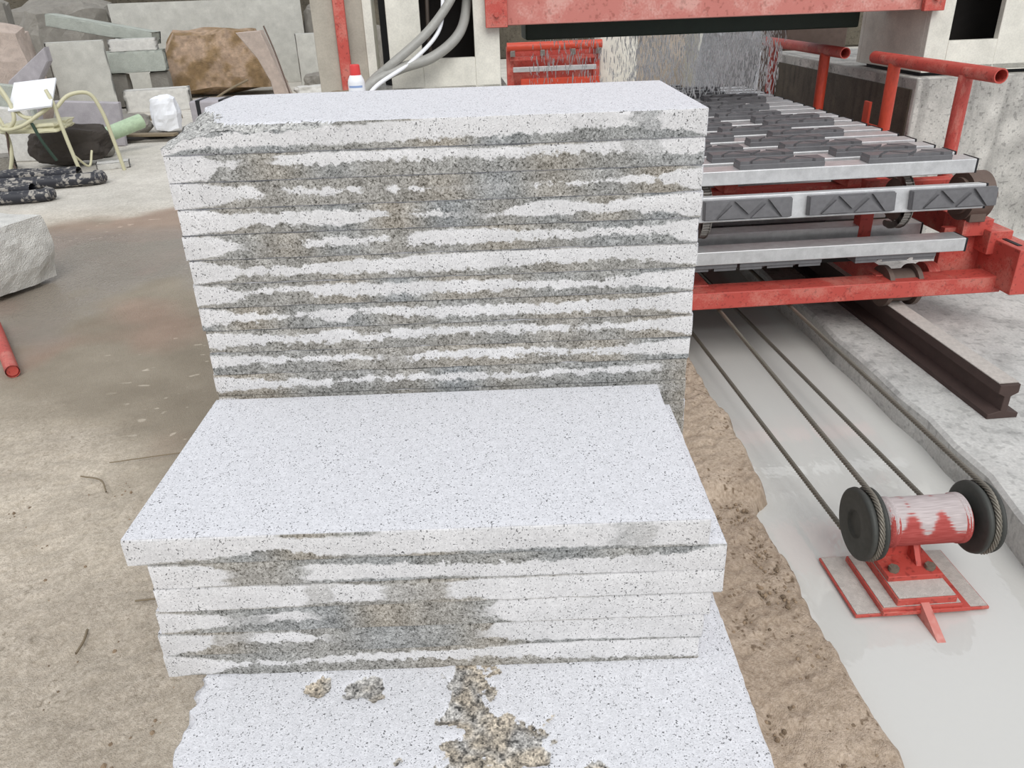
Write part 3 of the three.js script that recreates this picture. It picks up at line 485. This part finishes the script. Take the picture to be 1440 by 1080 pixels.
  // wheels
  for (const w of [0.06, 2.6]) for (const u of [-0.235, -1.25]) { const y = 0.1672, wh = mesh('wheel', join([cyl(0.07, 0.1, 'x', u, y + 0.07, -w, 32), cyl(0.088, 0.02, 'x', u - 0.062, y + 0.07, -w, 32), cyl(0.088, 0.02, 'x', u + 0.062, y + 0.07, -w, 32)]), M.rustySteel, t); mesh('axle', cyl(0.02, 0.3, 'x', u + 0.05, y + 0.07, -w, 14), M.rustySteel, wh); }
  mesh('hub_disc', cyl(0.075, 0.05, 'x', -0.07, 0.235, -0.12, 28), M.red, t);
  // hand rails of tube
  const rail = (u, w0, w1, p0, p1, m) => { const q = mesh('hand_rail', join([norm(new THREE.CylinderGeometry(0.03, 0.03, w1 - w0, 22, 1, true).rotateX(Math.PI / 2).translate(u, 1.04, -(w0 + w1) / 2)), norm(new THREE.CylinderGeometry(0.025, 0.025, w1 - w0, 22, 1, true).rotateX(Math.PI / 2).translate(u, 1.04, -(w0 + w1) / 2)), norm(new THREE.RingGeometry(0.025, 0.03, 22).translate(u, 1.04, -w0)), norm(new THREE.RingGeometry(0.025, 0.03, 22).translate(u, 1.04, -w1)), cyl(0.025, 0.01, 'z', u, 1.04, -w0 - 0.12, 18)]), m[0], t); q.material.side = THREE.DoubleSide; mesh('post', cyl(0.03, 0.575, 'y', u, 0.7375, -p0, 22), m[1], t); mesh('post', cyl(0.03, 0.575, 'y', u, 0.7375, -p1, 22), m[2], t); };
  rail(0.157, 0.26, 1.3, 0.49, 1.09, [M.red, M.red, M.orange]); rail(0.14, 1.6, 2.79, 1.85, 2.64, [M.red, M.orange, M.red]);
  mesh('lug', join([box(0.06, 0.25, 0.09, 0.12, 0.46, -1.22, 0.003), box(0.015, 0.13, 0.06, 0.12, 0.7, -1.22, 0.003), box(0.1, 0.03, 0.12, 0.12, 0.68, -1.22, 0.002)]), M.orange, t);
}

// ------------------------------------------------------------------ gantry saw
{
  const g = thing('bridge_saw', 'cream stone saw gantry with a salmon red cross beam over the conveyor', 'saw', at(0, 0, 0), TH), H = 2.75;
  // hollow column with a rectangular opening low in the front
  const column = (u0, u1, wu0, wu1, sill, base, depth, name) => {
    const w = 1.36, c = mesh(name, join([box(wu0 - u0, H - base, 0.04, (u0 + wu0) / 2, base, -w - 0.02, 0.004), box(u1 - wu1, H - base, 0.04, (u1 + wu1) / 2, base, -w - 0.02, 0.004), box(wu1 - wu0, sill - base, 0.04, (wu0 + wu1) / 2, base, -w - 0.02, 0), box(wu1 - wu0, H - sill - 0.5, 0.04, (wu0 + wu1) / 2, sill + 0.5, -w - 0.02, 0),
      box(0.04, H - base, depth, u0 + 0.02, base, -w - 0.04 - depth / 2, 0.004), box(0.04, H - base, depth, u1 - 0.02, base, -w - 0.04 - depth / 2, 0.004), box(u1 - u0, H - base, 0.04, (u0 + u1) / 2, base, -w - depth - 0.06, 0.004), box(u1 - u0, 0.04, depth + 0.1, (u0 + u1) / 2, H - 0.04, -w - depth / 2 - 0.03, 0), box(u1 - u0 - 0.01, 0.03, depth, (u0 + u1) / 2, base, -w - depth / 2, 0)]), M.cream, g); return c;
  };
  column(-2.38, -1.815, -2.212, -1.945, 1.115, 0.95, 0.6, 'left_column');
  column(0.46, 1.3, 0.585, 0.856, 1.1, 0.945, 0.66, 'right_column');
  for (const [u, w] of [[-2.1, 0.46], [0.88, 0.74]]) mesh('added_dark_panel', box(w, 1.6, 0.02, u, 1.0, -1.72, 0.002), M.nearBlack, g);  // dark panels added behind the openings, standing in for shade inside the columns
  const beam = mesh('cross_beam', box(2.33, 1.05, 0.5, -0.695, 1.256, -1.6, 0.006), M.dusty, g);
  for (const u of [-1.83, 0.44]) { mesh('end_plate', box(0.11, 1.05, 0.03, u, 1.25, -1.325, 0.003), M.red, beam); for (const y of [1.31, 1.55, 1.8]) mesh('bolt', cyl(0.014, 0.02, 'z', u, y, -1.302, 6), M.red, beam); }
  mesh('carriage_housing', box(1.3, 0.5, 0.7, -0.9, 2.31, -1.75, 0.02), M.cream, g);
  mesh('blade_guard', box(1.95, 0.12, 0.28, -0.66, 1.157, -1.98, 0.01), M.green, g);
  // guide post left of the column
  const p = mesh('guide_post', join([box(0.11, H - 0.95, 0.25, -2.685, 0.95, -1.45, 0.004), box(0.11, H - 0.95, 0.2, -2.54, 0.95, -1.47, 0.004)]), M.beige, g);
  mesh('guide_strip', box(0.055, H - 0.97, 0.03, -2.6, 0.97, -1.31, 0.003), M.red, p); mesh('edge_plate', box(0.045, H - 1.02, 0.22, -2.47, 1.02, -1.47, 0.003), M.cream, p);
  mesh('rear_post', box(0.06, H - 0.95, 0.06, -2.42, 0.95, -1.9, 0.003), M.black, g);
}
const hoseWrap = (name, label, pts, r, mat) => tag(mesh(name, uvBox(tube(pts.map((q) => at(...q)), r, 60, 10)), mat), label, 'hose', 'hoses at the saw column');
hoseWrap('hose', 'thick grey hose rising from the column foot to the opening, upper of the bundle', [[-1.97, 1.62, 1.55], [-2.03, 1.42, 1.34], [-2.16, 1.26, 1.27], [-2.36, 1.11, 1.2], [-2.46, 1.04, 1.22], [-2.52, 0.985, 1.2]], 0.022, M.hose);
hoseWrap('hose', 'thick grey hose sagging in a bow out of the black column opening', [[-1.96, 1.6, 1.62], [-1.965, 1.4, 1.5], [-2.02, 1.23, 1.34], [-2.16, 1.13, 1.26], [-2.33, 1.085, 1.21], [-2.46, 1.03, 1.18], [-2.52, 0.985, 1.12]], 0.025, M.hose);
hoseWrap('hose', 'thin pale cable between the two thick grey hoses', [[-2.1, 1.6, 1.5], [-2.09, 1.4, 1.34], [-2.12, 1.25, 1.29], [-2.26, 1.12, 1.22], [-2.44, 1.02, 1.13], [-2.5, 0.965, 1.08]], 0.01, M.white);
hoseWrap('hose', 'thin brown cable hanging at the left edge of the column opening', [[-2.17, 1.65, 1.5], [-2.17, 1.45, 1.42], [-2.175, 1.2, 1.4], [-2.17, 1.14, 1.42]], 0.01, M.darkHose);
{ // concrete piers under the gantry
  const p = (name, u0, u1, w0, w1, h, label) => { const m = mesh(name, box(u1 - u0, h, w1 - w0, 0, 0, 0, 0.012), M.concrete); if (u0 > 0) { const wet = mesh('stain_shade_layer', box(0.012, h - 0.06, w1 - w0 - 0.06, -(u1 - u0) / 2 - 0.003, 0.0, 0.0, 0.004), M.stainAndShade, m); wet.name = 'stain_shade_layer'; } m.position.set(...at((u0 + u1) / 2, 0, (w0 + w1) / 2)); m.rotation.y = TH; return tag(m, label, 'pier', null, 'structure'); };  // thin left-face layer: brown stain plus that face's shade put into its colour
  p('concrete_pier', -2.78, -1.76, 0.1, 2.6, 0.945, 'concrete pier under the left saw column behind the tall stack');
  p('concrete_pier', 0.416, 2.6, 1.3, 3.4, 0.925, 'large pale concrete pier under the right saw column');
  tag(mesh('packing_shim', box(0.8, 0.02, 0.6, ...[0, 0, 0], 0.002), M.black), 'black shim between the right saw column and its pier', 'shim').position.set(...at(0.88, 0.925, 1.7)); scene.children[scene.children.length - 1].rotation.y = TH;
}
{ // spray can
  const c = thing('spray_can', 'white spray can with a red cap standing behind the tall stack', 'can', at(-2.455, 0.945, 0.36));
  const pr = [[0, 0], [0.031, 0], [0.033, 0.004], [0.033, 0.165], [0.031, 0.175], [0.024, 0.19], [0.02, 0.194], [0, 0.194]].map(([a, b]) => new THREE.Vector2(a, b));
  const b = mesh('body', new THREE.LatheGeometry(pr, 32), M.white, c);
  mesh('print_band', new THREE.CylinderGeometry(0.0333, 0.0333, 0.008, 32, 1, true, -0.9, 1.8).translate(0, 0.152, 0), M.blueInk, b); mesh('print_band', new THREE.CylinderGeometry(0.0333, 0.0333, 0.003, 32, 1, true, -0.7, 1.3).translate(0, 0.135, 0), M.blueInk, b);
  mesh('cap', new THREE.LatheGeometry([[0, 0.19], [0.02, 0.19], [0.0215, 0.194], [0.0195, 0.228], [0.016, 0.232], [0, 0.232]].map(([a, q]) => new THREE.Vector2(a, q)), 28), M.capRed, c);
  const d = mesh('soil_clod', plainRock(0.2, 0.1, 0.14, 8, 0.35, 8), M.wood); d.position.set(...at(-2.57, 0.945, 0.75)); tag(d, 'brown lump of soil beside the spray can', 'soil');
}
{ // falling water under the blade guard
  const n = 2800, r = rng(3), m = new THREE.Matrix4(), q = new THREE.Quaternion(), d = new THREE.InstancedMesh(new THREE.SphereGeometry(1, 5, 4), M.drop, n);
  for (let i = 0; i < n; i++) { const u = i < 2450 ? -0.98 + 0.95 * r() : -1.6 + 0.6 * r(), w = 2.15 + (r() - 0.5) * 0.25, y = 0.78 + 0.38 * r(), s = 0.0012 + 0.0018 * r(); q.setFromEuler(new THREE.Euler(0, 0, (r() - 0.5) * 0.5)); m.compose(V(...at(u, y, w)), q, V(s, s * (5 + 7 * r()), s)); d.setMatrixAt(i, m); }
  d.name = 'water_spray'; scene.add(d); tag(d, 'curtain of water drops falling under the saw beam', 'water', null, 'stuff');
}
{ // second trolley far behind, seen under the beam
  const t = thing('conveyor_trolley', 'distant red conveyor trolley end seen under the saw beam', 'conveyor', at(-0.93, 0, 6.0), TH);
  mesh('top_roller', cyl(0.045, 1.02, 'x', 0, 0.87, 0, 16), M.orange, t);
  mesh('slat', box(0.9, 0.05, 0.06, 0.0, 0.62, 0, 0.004), M.aluminium, t); mesh('front_beam', box(0.86, 0.09, 0.08, 0.06, 0.46, 0, 0.004), M.orange, t);
  mesh('rear_panel', box(1.0, 0.5, 0.05, 0, 0.36, -0.25, 0.004), M.red, t); mesh('cross_beam', box(0.95, 0.04, 0.05, 0, 0.73, -0.05, 0.004), M.red, t);
  for (const u of [-0.45, -0.13, 0.2, 0.48]) mesh('bracket', box(0.05, 0.06, 0.06, u, 0.775, 0, 0.004), M.steel, t);
  for (const u of [-0.47, 0.47]) mesh('leg', box(0.07, 0.86, 0.07, u, 0, -0.12, 0.004), M.red, t);
}
{ // what stands behind the saw
  const b = (name, label, cat, w, h, d, u, y, wq, mat, kind) => { const m = mesh(name, box(w, h, d, 0, 0, 0, 0.01), mat); m.position.set(...at(u, y, wq)); m.rotation.y = TH; return tag(m, label, cat, null, kind); };
  b('concrete_pillar', 'pale concrete pillar behind the falling water', 'pillar', 0.42, 2.2, 0.4, -0.17, 0, 6.5, M.cream, 'structure');
  b('wall_middle', 'brown rendered wall behind the falling water', 'wall', 1.5, 2.4, 0.2, 0.8, 0, 7.2, M.brownWall, 'structure');
  b('stone_block', 'grey sawn block standing behind the far hand rail', 'stone block', 0.9, 0.75, 0.5, 1.2, 0, 5.6, M.greyTarp);
  b('stone_block', 'pale sawn block behind the falling water', 'stone block', 0.7, 0.95, 0.5, 1.0, 0, 6.3, M.sawn);
  const w = mesh('white_stone', plainRock(0.34, 0.2, 0.3, 4, 0.2, 8), M.whiteStone); w.position.set(...at(0.72, 0, 4.4)); w.scale.y = 2.2; tag(w, 'white broken stone behind the end of the conveyor', 'stone');
  const t = mesh('grey_tarpaulin', plainRock(0.4, 1.15, 0.4, 12, 0.3, 14), M.greyTarp); t.position.set(...at(0.2, 0, 3.75)); tag(t, 'grey plastic sheet draped beside the pier and hand rail', 'sheet');
  b('motor_housing', 'grey steel motor housing behind the right pier', 'motor', 0.5, 1.2, 0.5, 0.86, 0, 3.85, M.rustySteel);
}

// ------------------------------------------------------------------ stone yard at the left
tag(mesh('wall_back', box(44, 4.2, 0.6, -6, 0, -19.5, 0.05), M.earth), 'grey brown earth bank closing the yard', 'wall', null, 'structure');
function block(name, label, w, h, d, pos, turn, mat, o = {}) { const g = slabGeo(w, h, d, { seed: o.seed ?? 3, nx: 24, ny: 10, nz: 8, chip: 0.015, ragL: 0.03, ragR: 0.03 }); g.clearGroups(); g.computeVertexNormals(); const m = mesh(name, uvBox(g), mat); m.position.set(...pos); m.rotation.set(o.tx ?? 0, turn, o.tz ?? 0); return tag(m, label, 'stone block'); }
function rock(name, label, w, h, d, pos, turn, mat, seed, rough = 0.22, square = 0.55, detail = 10, taper = 0) { const m = mesh(name, plainRock(w, h, d, seed, rough, detail, square, taper), mat); m.position.set(...pos); m.rotation.y = turn; return tag(m, label, 'stone'); }
function plate(name, label, pts, z, depth, mat, cat = 'stone slab') { const c = pts.reduce((a, p) => [a[0] + p[0] / pts.length, 0], [0, 0]); const m = mesh(name, extrude(pts.map(([x, y]) => [x - c[0], y]), depth, 0.012), mat); m.position.set(c[0], 0, z - depth); return tag(m, label, cat); }
block('stone_block', 'long sawn grey granite block standing behind the brown boulder', 3.2, 1.42, 0.7, [-5.2, 0, -15.6], 0.27, M.sawn, { seed: 2 });
rock('boulder', 'big brown weathered granite boulder in the stone yard', 1.95, 1.03, 1.0, [-4.6, 0, -13.9], 0, M.brownRock, 5, 0.2, 0.75, 18, 0.36);
plate('stone_slab', 'pale pinkish broken slab against the right side of the brown boulder', [[-3.86, 0.98], [-3.5, 1.0], [-3.18, 0.02], [-3.42, 0.0], [-3.46, 0.3], [-3.6, 0.62]], -12.55, 0.2, M.pink);
block('stone_block', 'square sawn grey block left of the green grey block', 0.72, 0.98, 0.3, [-5.76, 0, -11.6], 0.42, M.sawn, { seed: 4 });
rock('boulder', 'pinkish rough stone at the left edge above the chair', 1.0, 1.27, 0.8, [-6.55, 0, -10.9], 0.3, M.pink, 11, 0.22, 0.6, 12);
plate('stone_slab', 'lilac grey slab leaning below the pinkish stone', [[-6.0, 0.62], [-5.46, 0.98], [-5.46, 0.82], [-5.72, 0.5], [-5.8, 0], [-6.4, 0]], -10.25, 0.1, M.lilac);
block('stone_block', 'rough green grey stone block lying raised between the square block and the boulder', 0.9, 0.29, 0.34, [-5.45, 0.5, -12.6], 0.25, M.sawnGreen, { seed: 6 });
rock('grey_stone', 'grey prop stone under the left end of the raised green grey block', 0.3, 0.5, 0.26, [-5.72, 0, -12.55], 0.2, M.greyRock, 31, 0.1, 0.8, 8); rock('grey_stone', 'grey prop stone under the right end of the raised green grey block', 0.26, 0.5, 0.26, [-5.15, 0, -12.7], 0.2, M.greyRock, 32, 0.1, 0.8, 8);
block('stone_beam', 'long pale stone beam lying slanted over the raised block', 1.6, 0.17, 0.3, [-6.0, 1.0, -13.05], -0.06, M.sawnGreen, { seed: 8, tz: -0.19 });
block('stone_beam', 'short pale stone beam end on the raised block', 0.66, 0.16, 0.28, [-5.4, 0.79, -12.6], 0.3, M.whiteStone, { seed: 18 });
block('stone_slab', 'flat pale slab lying low in front of the green grey block', 0.9, 0.3, 0.3, [-5.0, 0, -12.1], 0.3, M.whiteStone, { seed: 20 });
block('stone_block', 'grey sawn block right of the brown boulder', 0.5, 0.86, 0.36, [-3.24, 0, -14.6], 0.24, M.sawn, { seed: 22 });
rock('grey_stone', 'grey rough stone heap behind the slanted beam', 1.8, 1.6, 1.0, [-8.2, 0, -16.2], 0.3, M.greyRock, 25, 0.3, 0.5, 10);
rock('grey_stone', 'grey rough stone behind the left end of the long sawn block', 1.3, 1.5, 0.8, [-7.5, 0, -14.9], 0.9, M.greyRock, 27, 0.3, 0.5, 10);
rock('grey_stone', 'low grey rough stone between the square block and the slanted beam', 0.8, 0.86, 0.5, [-6.6, 0, -12.9], 0.4, M.greyRock, 28, 0.3, 0.6, 8);
rock('grey_stone', 'upright grey stone at the top left corner above the pinkish stone', 0.5, 1.55, 0.4, [-7.15, 0, -12.2], 0.3, M.greyRock, 29, 0.2, 0.7);
{ const r = rng(15), names = ['between the boulder and the saw post', 'lying in front of the grey block right of the boulder', 'high on the rubble beside the saw post', 'at the foot of the pale pinkish slab', 'tallest behind the grey block', 'beside the saw post at ground level', 'at the top edge near the long block', 'in front of the earth bank'];
  names.forEach((n, i) => rock('rubble_stone', 'pale rubble stone ' + n, [0.34, 0.36, 0.4, 0.3, 0.45, 0.3, 0.5, 0.45][i], [0.7, 0.3, 1.2, 0.2, 1.3, 0.2, 1.4, 0.9][i], 0.3 + 0.15 * r(), [[-2.75, 0, -14.6], [-3.05, 0, -13.9], [-3.05, 0, -15.5], [-2.95, 0, -12.9], [-3.4, 0, -15.9], [-2.5, 0, -13.6], [-3.3, 0, -16.8], [-2.5, 0, -16.9]][i], r() * 6, i % 3 ? M.greyRock : M.whiteStone, 60 + i, 0.28)); }
rock('white_stone', 'white broken stone at the left edge on the wet floor', 0.6, 0.39, 0.42, [-2.94, 0, -4.25], -0.35, M.whiteStone, 41, 0.1, 0.85);
{ const p = mesh('red_pipe', uvBox(join([cyl(0.028, 0.7, 'x', 0, 0.028, 0, 20, 0.028, true), cyl(0.024, 0.68, 'x', 0, 0.028, 0, 20)])), M.red); p.position.set(-2.34, 0, -3.32); p.rotation.y = -0.95; tag(p, 'end of a red steel pipe lying on the wet floor at the left edge', 'pipe'); }
{ // black hoses on the floor
  const coil = (label, c, rx, rz, turn, r) => { const pts = []; for (let k = 0; k <= 20; k++) { const a = -0.4 + k / 20 * 5.9; pts.push(V(rx * Math.cos(a), r + 0.004 + (k > 16 ? r * 0.5 : 0), rz * Math.sin(a))); } const m = mesh('rubber_hose', uvBox(tube(pts, r, 70, 12)), M.blackRubber); m.position.set(...c); m.rotation.y = turn; tag(m, label, 'hose'); };
  coil('thick muddy black rubber hose bent in a loop below the chair', [-4.3, 0, -6.95], 0.75, 0.13, 0.1, 0.055); coil('muddy black rubber hose loop nearest the wet floor', [-4.3, 0, -6.4], 0.6, 0.11, 0.05, 0.05);
}
{ // tubular chair
  const c = thing('tube_chair', 'old chair frame of cream metal tube holding a white board', 'chair', [-4.1, 0, -7.45]);
  const tb = (name, pts, r = 0.017, m = M.chairTube) => mesh(name, uvBox(tube(pts, r, 36, 8)), m, c);
  tb('side_frame', [[0.23, 0.0, 0.15], [0.17, 0.35, 0.13], [0.12, 0.66, 0.1], [0.08, 0.76, 0.08]]);
  tb('side_frame', [[0.12, 0.6, 0.08], [0.22, 0.7, -0.02], [0.36, 0.7, -0.1], [0.42, 0.55, -0.13], [0.45, 0.3, -0.15], [0.48, 0, -0.16]]);
  tb('side_frame', [[-0.42, 0.0, 0.2], [-0.34, 0.25, 0.16], [-0.36, 0.45, 0.12], [-0.48, 0.6, 0]]);
  tb('arm_loop', [[0.12, 0.64, 0.1], [0.0, 0.56, 0.18], [-0.14, 0.48, 0.24], [-0.3, 0.46, 0.24], [-0.42, 0.56, 0.16], [-0.5, 0.6, 0.1]]);
  tb('back_loop', [[-0.42, 0.98, 0.1], [-0.3, 0.86, 0.16], [-0.2, 0.68, 0.2], [-0.18, 0.54, 0.24], [-0.24, 0.47, 0.24]]);
  tb('back_loop', [[-0.4, 0.9, 0.06], [-0.28, 0.76, 0.14], [-0.12, 0.56, 0.2], [-0.04, 0.54, 0.2]]);
  tb('stretcher', [[0.2, 0.2, 0.14], [0.24, 0.08, 0.0], [0.25, 0.2, -0.1]], 0.01); tb('brace', [[-0.06, 0.5, 0.2], [-0.03, 0.35, 0.18], [0.02, 0.16, 0.12]], 0.014, M.darkGreen); tb('brace', [[-0.3, 0.44, 0.2], [-0.36, 0.22, 0.16], [-0.33, 0.05, 0.18]], 0.01, M.rustySteel);
  const st = mesh('seat', uvBox(plainRock(0.5, 0.1, 0.36, 53, 0.3, 10, 0.7).translate(-0.12, 0.4, 0.0)), M.chairTube, c); st.name = 'seat';
  const w = mesh('white_board', box(0.36, 0.02, 0.42, 0, 0, 0, 0.003), M.white); w.position.set(-4.17, 0.71, -7.42); w.rotation.set(0.5, 0.2, -0.03); tag(w, 'white board lying on the tube chair', 'board');
  rock('dark_cloth', 'dark cloth bundle heaped behind the tube chair', 0.62, 0.4, 0.26, [-4.26, 0, -7.95], 0.1, M.darkCloth, 52, 0.4, 0.25, 14).userData.category = 'cloth';
  rock('grey_stone', 'small grey stone propping up the pale green tube', 0.2, 0.1, 0.2, [-4.17, 0, -8.38], 0.2, M.greyRock, 55, 0.12, 0.7, 8);
  const g = mesh('green_tube', uvBox(join([cyl(0.075, 0.56, 'x', 0, 0.075, 0, 24, 0.075, true), cyl(0.069, 0.52, 'x', 0, 0.075, 0, 24)])), M.paleGreen); g.position.set(-4.02, 0.16, -8.55); g.rotation.set(0, 0.85, 0.22, 'YXZ'); mesh('bore', cyl(0.068, 0.01, 'x', -0.257, 0.075, 0, 20), M.black, g); tag(g, 'pale green plastic tube resting behind the tube chair', 'tube');
}
{ // sacks, sheets and offcuts before the boulder
  rock('white_sack', 'white crumpled sack in front of the brown boulder', 0.3, 0.44, 0.3, [-4.05, 0, -9.9], 0.3, M.white, 71, 0.28, 0.5);
  const b = mesh('plastic_box', box(0.5, 0.34, 0.36, 0, 0, 0, 0.03), M.lilac); b.position.set(-3.53, 0, -10.15); tag(b, 'pale plastic box behind the broken corner of the top slab', 'box'); for (const x of [-0.14, 0.14]) mesh('strap', box(0.05, 0.346, 0.368, x, 0, 0, 0.004), M.black, b);
  rock('grey_mound', 'grey mound of stone sludge beside the white sack', 0.9, 0.24, 0.55, [-4.75, 0, -9.75], 0.1, M.greyRock, 75, 0.2, 0.4);
  rock('grey_mound', 'flat mound of sludge and offcuts behind the chair', 0.9, 0.28, 0.4, [-5.0, 0, -8.7], 0.1, M.greyRock, 77, 0.25, 0.4);
  plate('stone_offcut', 'upright pale offcut left of the dark cloth bundle', [[-5.3, 0], [-4.7, 0], [-4.74, 0.5], [-5.2, 0.56]], -8.25, 0.05, M.whiteStone); plate('stone_offcut', 'pale green grey offcut standing at the left edge behind the chair', [[-6.1, 0], [-5.3, 0], [-5.25, 0.62], [-5.95, 0.72]], -9.3, 0.06, M.sawnGreen);
  plate('stone_offcut', 'lilac offcut standing behind the chair legs', [[-4.9, 0], [-4.2, 0], [-4.16, 0.46], [-4.85, 0.5]], -9.0, 0.05, M.lilac);
  const flat = (label, w, d, x, z, t, mat, h = 0.05) => block('stone_offcut', label, w, h, d, [x, 0, z], t, mat, { seed: x * 3 });
  flat('flat pale offcut on the ground between the chair and the hose', 0.3, 0.16, -3.78, -7.75, 0.4, M.whiteStone, 0.06); flat('flat brown grey offcut left below the chair', 0.5, 0.3, -5.0, -7.75, 0.5, M.greyRock, 0.14);
  tag(mesh('steel_rod', uvBox(tube([[-3.42, 1.06, -12.5], [-3.3, 0.7, -12.45], [-3.12, 0.01, -12.35]], 0.012, 20, 6)), M.rustySteel), 'thin rusty rod leaning at the right side of the boulder', 'rod'); tag(mesh('wooden_pole', uvBox(tube([[-4.4, 0.015, -12.2], [-4.1, 0.2, -12.4], [-3.78, 0.34, -12.5]], 0.016, 20, 6)), M.wood), 'thin pale pole leaning low against the boulder', 'pole');
  const sheet = (label, w, x, y, z, ry, rz, mat) => { const m = mesh('plastic_strip', box(w, 0.03, 0.12, 0, 0, 0, 0.006), mat); m.position.set(x, y, z); m.rotation.set(0, ry, rz, 'YXZ'); tag(m, label, 'strip'); };
  sheet('grey plastic strip lying flat behind the green tube', 1.0, -4.2, 0.0, -9.25, 0.1, 0, M.greyRock); sheet('black plastic strip lying on the grey strip behind the green tube', 0.6, -4.0, 0.03, -9.3, 0.4, 0, M.nearBlack); sheet('brown batten lying across the black strip behind the green tube', 0.9, -4.15, 0.06, -9.27, -0.12, 0, M.wood); sheet('thin dark batten right of the chair, nearest the top slab', 0.9, -3.2, 0.0, -8.9, 0.05, 0, M.nearBlack);
  tag(mesh('wood_plank', box(1.3, 0.05, 0.16, 0, 0, 0, 0.006), M.wood), 'grey plank lying on the ground in front of the flat slab', 'plank').position.set(-5.0, 0, -11.1);
}
{ // twigs on the sand
  const tw = (label, pts, r) => tag(mesh('twig', uvBox(tube(pts, r, 10, 6)), M.wood), label, 'twig');
  tw('dry twig on the sand left of the front stack, farther one', [[-1.46, 0.006, -2.22], [-1.38, 0.008, -2.19], [-1.33, 0.006, -2.12]], 0.0028); tw('thin straw lying beside the farther twig', [[-1.4, 0.006, -2.3], [-1.25, 0.008, -2.33], [-1.12, 0.006, -2.36]], 0.0022);
  tw('thin stick pointing out from under the front stack', [[-1.02, 0.005, -1.6], [-0.9, 0.007, -1.61], [-0.8, 0.005, -1.62]], 0.0028); tw('small straw lying on the sand nearest the camera', [[-1.1, 0.005, -1.5], [-1.09, 0.006, -1.46], [-1.09, 0.005, -1.42]], 0.003);
}
renderer.render(scene, camera);
